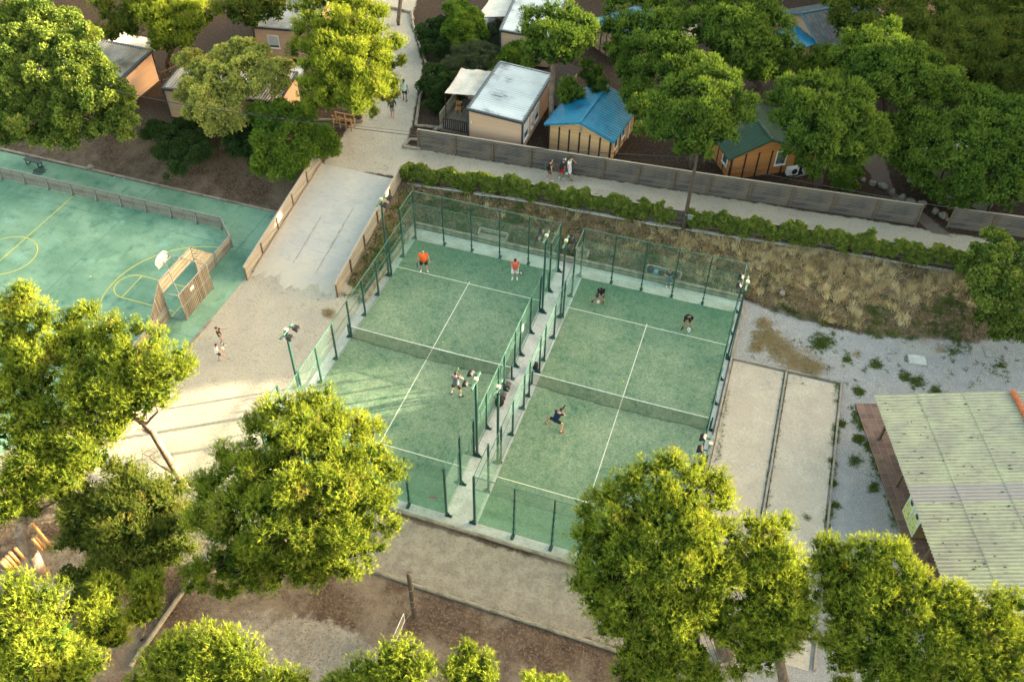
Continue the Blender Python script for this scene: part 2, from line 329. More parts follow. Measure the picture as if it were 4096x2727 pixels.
def pin(px, py, poly):
    ins = np.zeros(px.shape, bool); dm = np.full(px.shape, 1e9); n = len(poly)
    for i in range(n):
        x1, y1 = poly[i]; x2, y2 = poly[(i+1) % n]
        c = ((y1 > py) != (y2 > py)) & (px < (x2-x1)*(py-y1)/(y2-y1+1e-12)+x1); ins ^= c
        dx, dy = x2-x1, y2-y1; t = np.clip(((px-x1)*dx+(py-y1)*dy)/(dx*dx+dy*dy+1e-12), 0, 1)
        dm = np.minimum(dm, np.hypot(px-x1-t*dx, py-y1-t*dy))
    return np.where(ins, dm, -dm)
def zone(px, py, polys, soft=.6):
    w = np.zeros(px.shape)
    for p in polys: w = np.maximum(w, np.clip(.5+pin(px, py, p)/(2*soft), 0, 1))
    return w
gx = np.concatenate([np.arange(-200,-58,6), np.arange(-58,46,.25), np.arange(46,90,2), np.arange(90,260,8)])
gy = np.concatenate([np.arange(-140,-28,5), np.arange(-28,60,.25), np.arange(60,100,2), np.arange(100,300,8)])
X, Y = np.meshgrid(gx, gy); Z = hgt(X, Y)
dense = (X > -60) & (X < 46) & (Y > -30) & (Y < 60)
bumpz = .03*np.sin(X*1.3+np.sin(Y*.9)*2)*np.sin(Y*1.1+1.7*np.sin(X*.6)); flat = ((X > -46) & (X < 24.5) & (Y < 11.6) & (Y > -15))
Z = Z+np.where(flat, 0, bumpz)
Z = np.where((X > -6.1) & (X < 24.2) & (Y > -11) & (Y < 11.2), -.02, Z)
ny, nx = X.shape; V = np.stack([X, Y, Z], -1).reshape(-1, 3)
idx = np.arange(ny*nx).reshape(ny, nx); F = np.stack([idx[:-1,:-1], idx[:-1,1:], idx[1:,1:], idx[1:,:-1]], -1).reshape(-1, 4)
def npmesh(name, V, F, smooth=False):
    me = bpy.data.meshes.new(name); k = F.shape[1]; me.vertices.add(len(V)); me.vertices.foreach_set('co', V.astype(np.float32).ravel())
    me.loops.add(F.size); me.loops.foreach_set('vertex_index', F.astype(np.int32).ravel())
    me.polygons.add(len(F)); me.polygons.foreach_set('loop_start', np.arange(0, F.size, k, dtype=np.int32)); me.polygons.foreach_set('loop_total', np.full(len(F), k, np.int32))
    me.polygons.foreach_set('use_smooth', np.full(len(F), smooth)); me.update(calc_edges=True); return me
me = npmesh('ground', V, F, True)
px, py = V[:,0], V[:,1]
tan = zone(px, py, [
    [(-13.7,5.2),(-7.4,5.2),(-7.4,0),(-13.9,0)],
    [(-14.1,4.2),(-13.2,4.2),(-13.0,-3),(-14.1,-3)],[(-8.2,4),(-7.0,4),(-6.6,-3),(-8.4,-3)],
    [(-14.2,3),(-13.6,1),(-7.6,3.2),(-6.6,7),(-5.6,11),(-5.4,-11),(-2,-12.5),(-3,-15),(-5.4,-17),(-9,-17),(-15,-15.5),(-22,-16),(-22,-9),(-14.2,-9)],
    [(-13.4,13.2),(-13.9,19.6),(-14.6,22),(-18,30),(-24,45),(-19,45),(-15.9,35.3),(-12.1,28.8),(-10.8,24.4),(-9.4,20),(-9,18),(-7.6,17.2),(-7.3,13.9)],
    [(-8,14.2),(0.7,15.1),(10.8,15.6),(17.4,16.2),(30,17.2),(40,18.3),(40,21.2),(28,20.2),(13,19),(3,18.2),(-8,17.5)]], .5)
mid = zone(px, py, [[(-3,-11),(18,-11),(18,-14.2),(-1,-14.2)]], .4)
sand = zone(px, py, [[(-2,-18),(2,-17),(5,-17.6),(9,-21),(7,-25),(0,-24),(-3,-21)],[(-14,-17.5),(-8,-18),(-9,-21),(-14,-21)]], 1.2)
grav = zone(px, py, [[(17.5,-30),(16.8,11.5),(20.2,10.9),(23.3,10.7),(25.7,10.8),(28.7,11.8),(30.8,12.1),(33,13.2),(60,20),(60,-30)]], .7)
bnk = zone(px, py, [[(-7.3,13.7),(-7.3,4),(-6.2,4),(-5.7,11.6),(17.2,11.7),(20.2,11.2),(23.3,11),(25.7,11),(28.7,12),(30.8,12.3),(33,13.4),(40,16),(29.6,16.7),(17.4,15.7),(10.8,15.1),(.7,14.6)]], .35)
side = zone(px, py, [[(25.5,24),(29.5,20),(28,20),(24,25),(21,31),(24,31)]], .5)
att = me.color_attributes.new('zones', 'FLOAT_COLOR', 'POINT'); att.data.foreach_set('color', np.stack([tan, grav, bnk, np.maximum(mid, sand*.8)], 1).astype(np.float32).ravel())
a2 = me.attributes.new('pathdim', 'FLOAT', 'POINT'); a2.data.foreach_set('value', side.astype(np.float32))
def groundm():
    m, nt, o = M('site_ground'); co = coords(nt, 'World')
    at = N(nt, 'ShaderNodeAttribute', attribute_name='zones'); sp = N(nt, 'ShaderNodeSeparateColor'); L(nt, at.outputs['Color'], sp.inputs[0])
    n0 = noise(nt, co, .3, 5, .65); n1 = noise(nt, co, 1.5, 6, .7); n2 = noise(nt, co, 7, 5, .7); n3 = noise(nt, co, 30, 3, .7)
    def fac(w, k=.7, a=.42, b=.58): return ramp(nt, mth(nt, 'ADD', w, mth(nt, 'MULTIPLY', mth(nt, 'SUBTRACT', n1, .5), k)), a, b)
    litter = mixc(nt, ramp(nt, n1, .38, .62), (.075,.048,.036), (.14,.098,.072)); litter = mixc(nt, ramp(nt, n2, .5, .68), litter, (.22,.165,.12))
    litter = mixc(nt, mth(nt, 'MULTIPLY', ramp(nt, n0, .44, .58), .7), litter, (.29,.235,.18))
    sy = N(nt, 'ShaderNodeSeparateXYZ'); L(nt, co, sy.inputs[0]); shadec = mixc(nt, ramp(nt, n2, .4, .65), (.042,.028,.022), (.095,.066,.048)); litter = mixc(nt, ramp(nt, mth(nt, 'DIVIDE', sy.outputs[1], 40), .20, .40), litter, shadec)  # litter darker with y: shade of the grove put into the soil colour
    tanc = mixc(nt, ramp(nt, n0, .38, .6), (.49,.45,.365), (.42,.385,.325)); tanc = mixc(nt, mth(nt, 'MULTIPLY', ramp(nt, n1, .56, .70), .55), tanc, (.27,.19,.13))
    tanc = mixc(nt, mth(nt, 'MULTIPLY', ramp(nt, n2, .54, .66), .55), tanc, (.22,.175,.13)); tanc = mixc(nt, mth(nt, 'MULTIPLY', ramp(nt, noise(nt, co, .9, 7, .75, (1,2.2,1)), .5, .62), .35), tanc, (.47,.42,.34)); tanc = mixc(nt, ramp(nt, noise(nt, co, 3.3, 4, .7), .70, .74), tanc, (.17,.12,.085))
    midc = mixc(nt, ramp(nt, n1, .4, .6), (.265,.23,.19), (.37,.325,.265)); midc = mixc(nt, mth(nt, 'MULTIPLY', ramp(nt, n2, .5, .66), .5), midc, (.14,.13,.13))
    gravc = mixc(nt, ramp(nt, n1, .4, .65), (.36,.36,.365), (.44,.425,.40)); gravc = mixc(nt, mth(nt, 'MULTIPLY', ramp(nt, noise(nt, co, 16, 3, .8), .46, .58), .6), gravc, (.20,.205,.22)); gravc = mixc(nt, mth(nt, 'MULTIPLY', ramp(nt, n2, .55, .68), .4), gravc, (.27,.25,.22)); gravc = mixc(nt, mth(nt, 'MULTIPLY', ramp(nt, n0, .55, .7), .4), gravc, (.40,.36,.30))
    bankc = mixc(nt, ramp(nt, n1, .42, .56), (.045,.05,.022), (.15,.105,.065)); bankc = mixc(nt, ramp(nt, n2, .5, .62), bankc, (.24,.185,.12))
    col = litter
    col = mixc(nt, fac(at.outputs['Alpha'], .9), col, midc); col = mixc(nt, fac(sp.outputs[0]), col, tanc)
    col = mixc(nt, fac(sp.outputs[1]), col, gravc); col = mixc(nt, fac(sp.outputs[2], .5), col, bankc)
    ad = N(nt, 'ShaderNodeAttribute', attribute_name='pathdim'); col = mixc(nt, fac(ad.outputs['Fac']), col, (.17,.14,.12))
    col = mixc(nt, .55, col, mixc(nt, 1.0, col, ramp(nt, n3, .3, .7, (.35,.35,.35), (1.6,1.6,1.6)), 'MULTIPLY'))
    pbr(nt, o, col, .95, bump(nt, mth(nt, 'ADD', mth(nt, 'MULTIPLY', n2, 1.6), n3), 1.0, .07), 0, .1); return m
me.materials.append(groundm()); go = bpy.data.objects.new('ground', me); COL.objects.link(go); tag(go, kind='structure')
def sheet(name, poly, z, mat, t=.02):
    m = MB(); m.prism(poly, z-t, z); return structure(name, m, mat)
# ramp
m = MB(); ys = np.concatenate([np.linspace(1.6, 5, 35), np.linspace(5.3, 13.5, 20)]); xs_ = np.linspace(-13.62, -7.52, 50); vs = []; fs = []
for y in ys:
    for x in xs_:
        e_ = 3.3+.35*math.sin(x*1.9)+.2*math.sin(x*4.7+1)+.12*math.sin(x*11); vs.append((x, y, UP*max(0, (y-2.3)/11.4)+.03-.09*min(1, max(0, (e_-y)/.9))))
k_ = len(xs_)
for i in range(len(ys)-1):
    for j in range(k_-1): fs.append((i*k_+j, i*k_+j+1, (i+1)*k_+j+1, (i+1)*k_+j))
m.add(vs, fs); structure('ramp_pavement', m, 'ramp')
def strips(y0, y1, x, w, seed):
    r = random.Random(seed); vs = []; fs = []; n = 18
    for i in range(n):
        y = y0+(y1-y0)*i/(n-1); c = x+r.uniform(-.03, .03); ww = w*r.uniform(.35, 1.0)*math.sin(math.pi*(i+.6)/(n+.2))**.4
        for s in (-1, 1): vs.append((c+s*ww, y, UP*(y-2.3)/11.4+.036))
    return vs, [(2*i, 2*i+1, 2*i+3, 2*i+2) for i in range(n-1)]
m = MB(); m.add(*strips(4.2, 10.4, -9.6, .09, 1)); m.add(*strips(4.6, 9.0, -11.4, .10, 2)); structure('ramp_patch_strips', m, simple('patched_mortar', (.34,.31,.27), (.24,.21,.18), 4, .95, .4, kind='World'))
# pitch, court floors, petanque
sheet('sports_pitch', [(-60,-30),(-20,-16),(-15.6,-8.5),(-13.95,-4.2),(-13.9,2.3),(-13.85,9.42),(-60,9.1)], .03, 'pitch')
sheet('court_pavement', [(-5.75,-10.62),(17.15,-10.62),(17.15,11.2),(-5.75,11.2)], .03, 'conc')
for i, cx in enumerate((0, 11.81)):
    sheet('court_floor', [(cx-5,-10),(cx+5,-10),(cx+5,10),(cx-5,10)], .05, 'turf')
    m = MB(); z0, z1 = .05, .054
    for y in (-6.95, 6.95): m.box(cx-5, cx+5, y-.025, y+.025, z0, z1)
    m.box(cx-.025, cx+.025, -7.15, -6.977, z0, z1); m.box(cx-.025, cx+.025, -6.923, 6.923, z0, z1); m.box(cx-.025, cx+.025, 6.977, 7.15, z0, z1)
    structure('court_lines', m, 'line')
sandm = simple('petanque_sand', (.40,.36,.29), (.34,.30,.245), .8, .95, .3, kind='World', grime=(.36,.31,.25))
for x0, x1 in ((17.42,20.42),(20.68,23.62)): sheet('petanque_lane', [(x0,-12.5),(x1,-12.5),(x1,5.85),(x0,5.85)], .02, sandm)
# painted markings of the pitch
m = MB(); w = .035
def ring(cx, cy, r, a0, a1, n=48):
    for i in range(n):
        a = a0+(a1-a0)*i/n; b = a0+(a1-a0)*(i+1)/n
        m.add([(cx+(r-w)*math.cos(a), cy+(r-w)*math.sin(a), .036), (cx+(r+w)*math.cos(a), cy+(r+w)*math.sin(a), .036), (cx+(r+w)*math.cos(b), cy+(r+w)*math.sin(b), .036), (cx+(r-w)*math.cos(b), cy+(r-w)*math.sin(b), .036)], [(0,1,2,3)])
def ln(x0, y0, x1, y1):
    d = math.hypot(x1-x0, y1-y0); nx_, ny_ = -(y1-y0)/d*w, (x1-x0)/d*w
    m.add([(x0+nx_, y0+ny_, .034), (x1+nx_, y1+ny_, .034), (x1-nx_, y1-ny_, .034), (x0-nx_, y0-ny_, .034)], [(0,3,2,1)])
ln(-29.95,-14,-29.95,6.4); c0 = S(45*.5741, 850+300*.5741); ring(c0[0], c0[1], 1.95, 0, 2*math.pi)
ring(-16.3,-.5,5.35,math.radians(98),math.radians(262)); ln(-20.3,.6,-16.4,.6); ln(-20.3,-1.6,-16.4,-1.6); ln(-20.3,-1.6,-20.3,.6); ring(-20.3,-.5,1.1,math.pi/2,3*math.pi/2,24)
ln(-16.35,-2.1,-16.35,1.2); ring(-23.4,-.55,.05,0,6.283,12); ring(c0[0],c0[1],.05,0,6.283,12)
structure('pitch_lines', m, 'yellow')
# kerb along the far side of the pitch and near edge
m = MB()
for i in range(24): x0 = -60+i*1.93; m.box(x0, x0+1.91, 9.43, 9.58, -.05, .12)
structure('pitch_kerb', m, 'kerb')
m = MB(); pts = [(-13.9,-1.5),(-13.93,-4.2),(-15.6,-8.5),(-17.5,-12)]
for a, b in zip(pts, pts[1:]): m.beam((*a,.02), (*b,.02), .16, .1)
structure('pitch_edging', m, 'kerb')
m = MB(); q_ = S(275*.5741,1198*.5741,.03); rr_ = random.Random(4); m.add([(q_[0]+(.34+.28*rr_.random())*math.cos(a)*1.0, q_[1]+(.3+.35*rr_.random())*math.sin(a)*1.3, .034) for a in np.linspace(0,6.28,26)[:-1]], [tuple(range(25))]); structure('damp_stain', m, simple('damp_patch', (.02,.06,.045), None, 5, .3, 0))
# ------------------------------------------------------------------ fences
def fence(name, pts, top, bot, bay, mat, label, cat='fence', postmat='postwood', face=-1, cap=None, ph=.05, pw=.1, group=None, board=.1225, gapb=.012):
    """boards on posts through the points (x, y, ground z); each bay one panel part, each post one part"""
    P = [Vector(p) for p in pts]; root = thing(name, P[0], 0, label, cat, group)
    for a, b in zip(P, P[1:]):
        d = b-a; Lh = math.hypot(d.x, d.y); n = max(1, round(Lh/bay)); ang = math.atan2(d.y, d.x)
        nrm = Vector((math.sin(ang), -math.cos(ang), 0))*(-face)*-1
        for i in range(n):
            p = a+d*(i/n); q = a+d*((i+1)/n); L1 = Lh/n; dz = q.z-p.z; mb = MB(); k = int(round((top-bot)/board)); wb = (top-bot)/k
            jit = random.uniform(-.02, .02)
            for j in range(k):
                z0 = bot+j*wb; z1 = z0+wb-gapb; e0 = .012; e1 = L1-.012; y0 = -.016+random.uniform(-.004,.004); y1 = y0+.03
                mb.add([(e0,y0,z0),(e1,y0,z0+dz),(e1,y1,z0+dz),(e0,y1,z0),(e0,y0,z1),(e1,y0,z1+dz),(e1,y1,z1+dz),(e0,y1,z1)], [(0,3,2,1),(4,5,6,7),(0,1,5,4),(1,2,6,5),(2,3,7,6),(3,0,4,7)])
            o = mb.build('board_panel', mat, root, p-P[0]+Vector((0,0,jit*.4))); o.rotation_euler.z = ang
            if cap:
                cb = MB(); cb.add([(-.01,-.06,top+.002),(L1-.02,-.06,top+dz+.002),(L1-.02,.06,top+dz+.002),(-.01,.06,top+.002),(-.01,-.06,top+.035),(L1-.02,-.06,top+dz+.035),(L1-.02,.06,top+dz+.035),(-.01,.06,top+.035)], [(0,3,2,1),(4,5,6,7),(0,1,5,4),(1,2,6,5),(2,3,7,6),(3,0,4,7)])
                o = cb.build('cap_rail', cap, root, p-P[0]); o.rotation_euler.z = ang
        for i in range(n+1):
            if a is not P[0] and i == 0: continue
            p = a+d*(i/n)-P[0]; mb = MB(); yo = face*(.016+pw/2); mb.box(-.05, .05, yo-pw/2, yo+pw/2, bot-.15, top+ph)
            o = mb.build('post', postmat, root, p); o.rotation_euler.z = ang
    return root
def gp(x, y, dz=0): return (x, y, float(hgt(x, y))+dz)
fence('timber_fence', [(-7.75,17.5,2),(3.41,18.3,2),(13.2,19.1,2),(27.0,20.4,2)], 1.68, .04, 2.62, 'fencegrey', 'tall grey weathered plank fence running along the path in front of the cabins', cap='captan', ph=-.02)
fence('timber_fence', [(29.0,20.9,2),(34.3,21.5,2),(39.6,22.1,2)], 1.6, .04, 2.62, 'fencegrey', 'short stretch of grey plank fence beyond the boulder path at the right', cap='captan', ph=-.02)
vp = [(-7.3,13.78,1.9)]+[(x, float(yv(x)), 1.9) for x in (.7,10.8,17.4,23.7,29.9)]
fence('timber_fence', vp, 1.2, -.1, 2.62, 'fencebrown', 'low brown plank fence draped in green creeper above the dry bank', cap='captan', ph=.06)
fence('timber_fence', [(-13.72,2.5,.0),(-13.72,13.7,UP)], 1.12, -.4, 2.24, 'fencetan', 'pale plank parapet on the pitch side of the concrete ramp', cap='captan', face=-1, ph=-.1, board=.19, pw=.06)
fence('timber_fence', [(-7.44,2.9,.1),(-7.44,13.7,UP)], 1.12, -.3, 2.16, 'fencetan', 'pale plank parapet on the padel court side of the concrete ramp', cap='captan', face=-1, ph=-.1, board=.14, pw=.08)
# kerb strips on the ramp at the foot of the left parapet, footing beneath the creeper fence
m = MB(); m.beam((-13.57,3.2,.22), (-13.57,13.5,2.03), .12, .12); structure('ramp_kerb', m, 'captan')
m = MB()
for a, b in zip(vp, vp[1:]): m.beam((a[0],a[1]-.17,1.72), (b[0],b[1]-.17,1.72), .22, .22)
structure('fence_footing', m, 'conc')
# pitch fence + goal
def steelpanel(root, p, q, h, nb=6, mat='pitchboard'):
    p = Vector(p); q = Vector(q); d = q-p; Lh = d.length; ang = math.atan2(d.y, d.x); mb = MB(); wb = (h-.06)/nb
    for j in range(nb): mb.box(.05, Lh-.05, -.015, .015, .05+j*wb, .05+(j+1)*wb-.014)
    o = mb.build('board_panel', mat, root, p); o.rotation_euler.z = ang
    mb = MB()
    for x in (.0, Lh*.5-.02, Lh-.05): mb.box(x, x+.05, -.032, -.0165, .03, h); 
    mb.box(0, Lh, -.035, .035, h-.005, h+.04); o = mb.build('rail', 'galv', root, p); o.rotation_euler.z = ang
    mb = MB(); mb.box(-.045, .045, -.06, .06, 0, h+.03); mb.box(-.09,.09,-.14,-.061,0,.03); mb.add([(-.02,-.06,.03),(.02,-.06,.03),(.02,-.06,.5),(-.02,-.06,.5),(-.02,-.2,.03),(.02,-.2,.03)], [(0,1,5,4),(0,4,3),(1,2,5),(4,5,2,3)])
    o = mb.build('post', 'galv', root, p); o.rotation_euler.z = ang
pf = thing('pitch_fence', (-38.1,6.4,.03), 0, 'low plank and steel rebound fence around the green ball pitch', 'fence')
o0 = Vector((-38.1,6.4,.03))
pl = [(-38.1+2.02*i, 6.4+.011*i*2, .03) for i in range(11)]+[(-16.3,5.1,.03)]
pl[10] = (-17.9,6.62,.03)
for a, b in zip(pl, pl[1:]): steelpanel(pf, Vector(a)-o0, Vector(b)-o0, 1.0)
for a, b in (((-16.3,5.1),(-16.3,3.2)),((-16.3,3.1),(-16.3,1.25)),((-16.3,-2.25),(-16.3,-4.05)),((-16.3,-4.1),(-16.3,-6.1)),((-16.3,-6.1),(-16.3,-8.1))): steelpanel(pf, Vector((*a,.03))-o0, Vector((*b,.03))-o0, 1.0)
gl = thing('ball_goal', (-16.3,-.5,.03), math.pi/2, 'timber and steel ball goal with slatted back and a white backboard above', 'goal')
# local x along the goal mouth (world +y), local y = world -x (into the pitch)
def slats(name, quad, n, mat, axis_along=0, t=.03, gap=.02):
    """quad: bl, br, tr, tl; n boards stacked bottom->top (or side by side)"""
    bl, br, tr, tl = [Vector(p) for p in quad]; nr = (br-bl).cross(tl-bl).normalized()*t/2; mb = MB()
    for j in range(n):
        a0, a1 = j/n, (j+1)/n-gap
        if axis_along == 0: c = [bl.lerp(tl,a0), br.lerp(tr,a0), br.lerp(tr,a1), bl.lerp(tl,a1)]
        else: c = [bl.lerp(br,a0), bl.lerp(br,a1), tl.lerp(tr,a1), tl.lerp(tr,a0)]
        mb.add([p-nr for p in c]+[p+nr for p in c], [(0,3,2,1),(4,5,6,7),(0,1,5,4),(1,2,6,5),(2,3,7,6),(3,0,4,7)])
    return mb.build(name, mat, gl)
slats('crossbar_panel', [(-1.72,0,2.12),(1.72,0,2.12),(1.72,0,3.02),(-1.72,0,3.02)], 6, 'goalboard', gap=.04)
slats('back_panel', [(-1.55,-1.05,.12),(1.55,-1.05,.12),(1.55,-1.0,2.05),(-1.55,-1.0,2.05)], 20, 'goalslat', 1, gap=.012)
slats('wing_panel', [(-3.55,0,1.08),(-1.72,0,1.08),(-1.72,0,3.0),(-3.55,0,1.1)], 9, 'goalslat', 1, gap=.015)
slats('wing_panel', [(1.72,0,1.08),(3.5,0,1.08),(3.5,0,1.1),(1.72,0,3.0)], 8, 'goalboard', 0, gap=.03)
mb = MB()
for x in (-1.72, 1.72): mb.tube([(x,0,0),(x,0,3.05)], .045); mb.tube([(x*.9,-1.03,0),(x*.9,-1.0,2.1),(x,0,2.12)], .035); mb.tube([(x,0,.1),(x*.9,-1.03,.1)], .03); mb.tube([(x,0,1.0),(x*.9,-1.0,.2)], .012)
for z in (2.1, 3.05): mb.tube([(-1.72,0,z),(1.72,0,z)], .035)
mb.tube([(-1.55,-1.0,2.1),(1.55,-1.0,2.1)], .03); mb.tube([(-1.55,-1.03,.1),(1.55,-1.03,.1)], .03); mb.tube([(-1.55,-1.03,1.1),(1.55,-1.03,1.1)], .02)
mb.tube([(-3.55,0,1.1),(-1.72,0,3.03)], .03); mb.tube([(3.5,0,1.1),(1.72,0,3.03)], .03); mb.build('frame', 'galv', gl)
mb = MB()
for x in (-.35, .35): mb.tube([(x*4.2,-1.0,2.1),(x,.35,3.35),(x*.9,.85,3.45)], .03); mb.tube([(x,0,2.2),(x,.35,3.35)], .022); mb.tube([(x,.4,3.3),(x,.85,2.95)], .02)
mb.tube([(-.35,.35,3.35),(.35,.35,3.35)], .025); mb.build('hoop_support', 'galv', gl)
mb = MB(); n = 20; vs = []
for y in (.86, .89):
    for i in range(n+1): t = math.pi*i/n; vs.append((.62*math.cos(t), y, 3.2+.42*math.sin(t)))
    vs += [(-.45,y,2.75),(.45,y,2.75)]
k = n+3; mb.add(vs, [tuple(range(k)), tuple(range(2*k-1,k-1,-1))]+[(i,(i+1)%k,(i+1)%k+k,i+k) for i in range(k)])
bb = mb.build('backboard', 'white', gl)
mb = MB(); q = [(.22*math.cos(a)+0, 1.12+.22*math.sin(a), 2.95) for a in np.linspace(0,2*math.pi,17)]; mb.tube(q, .012, 6, False); mb.build('hoop', simple('orange_hoop',(.5,.12,.03),None), bb)
mb = MB(); mb.box(-.5,-.15,-1.075,-1.07,1.55,1.8); mb.build('notice', 'white', gl)
# ------------------------------------------------------------------ padel courts
def foot(mb, sx, sy, big=.16):
    """base plate and gusset leaning outward in direction (sx, sy)"""
    mb.box(min(-.09, sx*.3-.09*(sx==0)) if sx <= 0 else -.09, max(.09, sx*.3) if sx >= 0 else .09, min(-.09, sy*.3) if sy <= 0 else -.09, max(.09, sy*.3) if sy >= 0 else .09, 0, .018)
    t = .012
    if sx: mb.add([(sx*.05,-t,.018),(sx*.27,-t,.018),(sx*.05,-t,.36),(sx*.05,t,.018),(sx*.27,t,.018),(sx*.05,t,.36)], [(0,1,2),(5,4,3),(0,3,4,1),(1,4,5,2),(2,5,3,0)])
    else: mb.add([(-t,sy*.05,.018),(-t,sy*.27,.018),(-t,sy*.05,.36),(t,sy*.05,.018),(t,sy*.27,.018),(t,sy*.05,.36)], [(0,1,2),(5,4,3),(0,3,4,1),(1,4,5,2),(2,5,3,0)])
def enclosure(cx, doors, label):
    rt = thing('court_enclosure', (cx, 0, .03), 0, label, 'court enclosure')
    X1 = 5.08
    def post(x, y, h, sx, sy, w=.08, d=.06, lugs=True):
        mb = MB(); mb.box(-w/2 if sx == 0 else -d/2-.02, w/2 if sx == 0 else d/2+.02, -w/2, w/2, .0, h); foot(mb, sx, sy)
        if lugs:
            for z in np.arange(.5, 3, .62): mb.box(-.08,.08,-.05,.05,z,z+.035) if sx == 0 else mb.box(-.05,.05,-.08,.08,z,z+.035)
        return mb.build('post', 'post', rt, (x, y, 0))
    def panel(name, x0, y0, x1, y1, z0, z1, mat, t=.012):
        d = Vector((x1-x0, y1-y0)); Lh = d.length; mb = MB(); mb.box(.045, Lh-.045, -t/2, t/2, 0, z1-z0)
        o = mb.build(name, mat, rt, (x0, y0, z0)); o.rotation_euler.z = math.atan2(d.y, d.x); return o
    def meshp(x0, y0, x1, y1, z0, z1):
        d = Vector((x1-x0, y1-y0)); Lh = d.length; mb = MB(); mb.add([(.04,0,0),(Lh-.04,0,0),(Lh-.04,0,z1-z0),(.04,0,z1-z0)], [(0,1,2,3)])
        o = mb.build('mesh_panel', 'mesh', rt, (x0, y0, z0)); o.rotation_euler.z = math.atan2(d.y, d.x); return o
    def rail(x0, y0, x1, y1, z, w=.04):
        mb = MB(); mb.beam((x0,y0,z), (x1,y1,z), w, w); return mb.build('rail', 'rail', rt)
    for sy in (-1, 1):
        Y1 = 10.08*sy; xs = [-5.08,-3,-1,1,3,5.08]
        for i, x in enumerate(xs):
            e = i in (0, 5); post(x, Y1, 4, 0 if not e else (1 if x > 0 else -1), sy if not e else 0, .11 if e else .07)
        for a, b in zip(xs, xs[1:]): panel('glass_panel', a, Y1-.05*sy, b, Y1-.05*sy, .03, 2.97, 'glass'); meshp(a, Y1, b, Y1, 3.0, 3.98)
        rail(-5.08, Y1, 5.08, Y1, 4.0, .035); rail(-5.08, Y1, 5.08, Y1, 3.0, .03)
        for sx in (-1, 1):
            x = X1*sx; a, b = 8*sy, 10.0*sy
            post(x, a, 4, sx, 0); panel('glass_panel', x-.05*sx, a, x-.05*sx, b, .03, 2.97, 'glass'); meshp(x, a, x, b, 3.0, 3.98); rail(x, a, x, b, 4.0); rail(x, a, x, b, 3.0)
            post(x, 6*sy, 3, sx, 0); panel('glass_panel', x-.05*sx, 6*sy, x-.05*sx, a, .03, 1.97, 'glass'); meshp(x, 6*sy, x, a, 2.0, 2.98); rail(x, 6*sy, x, a, 3.0); rail(x, 6*sy, x, a, 2.0)
    for sx in (-1, 1):
        x = X1*sx; door = sx in doors
        ys = [-6,-4,-2,-1,1,2,4,6] if door else [-6,-4,-2,0,2,4,6]
        for y in ys[1:-1]: post(x, y, 3, sx, 0, lugs=False)
        for a, b in zip(ys, ys[1:]):
            if door and a == -1: meshp(x, a, x, b, 2.1, 2.98); rail(x, a, x, b, 2.1)
            else: meshp(x, a, x, b, .06, 2.98); rail(x, a, x, b, 2.0, .03); rail(x, a, x, b, .08, .03)
            rail(x, a, x, b, 3.0)
    return rt
e1 = enclosure(0.06, (1,), 'glass and green mesh walls around the padel court nearer the ramp')
e2 = enclosure(11.75, (-1,), 'glass and green mesh walls around the padel court next to the sandy boules lanes')
mb = MB(); mb.box(4.2,4.62,-10.15,-10.14,1.25,1.5); mb.build('notice', simple('notice_print', (.12,.14,.22), (.4,.2,.16), 6, .5, 0, lo=.45, hi=.55), e1)
mb = MB(); mb.box(5.14,5.15,2.05,2.3,1.9,2.35); mb.build('notice', 'white', e1)
def pnet(cx, label, seed):
    rt = thing('padel_net', (cx, 0, .05), 0, label, 'net'); r = random.Random(seed)
    for s in (-1, 1):
        mb = MB(); mb.box(-.05,.05,-.045,.045,0,1.05); mb.box(-.1+.1*s,.1+.1*s,-.12,.12,0,.018); mb.build('post', 'post', rt, (5.22*s, 0, -.02))
    n = 40; top = []; bot = []
    for i in range(n+1):
        x = -5.15+10.3*i/n; top.append((x, 0, .92-.04*math.sin(math.pi*i/n))); bot.append((x, -.05-.16*math.sin(math.pi*i/n)-.05*math.sin(i*.9+seed)*math.sin(i*.31)-r.uniform(0,.015), .02))
    mb = MB(); mb.add(top+bot, [(i, i+1, n+2+i, n+1+i) for i in range(n)]); mb.build('netting', 'net', rt)
    mb = MB()
    for a, b in zip(top, top[1:]): mb.beam(a, b, .018, .055)
    mb.build('tape', 'white', rt); mb = MB(); mb.tube([(x, y-.01, z) for x, y, z in bot], .011, 5); mb.build('hem_cord', 'dark', rt)
    return rt
pnet(0.06, 'black padel net with white tape on the court nearer the ramp', 1); pnet(11.75, 'black padel net with white tape on the court beside the boules lanes', 2)
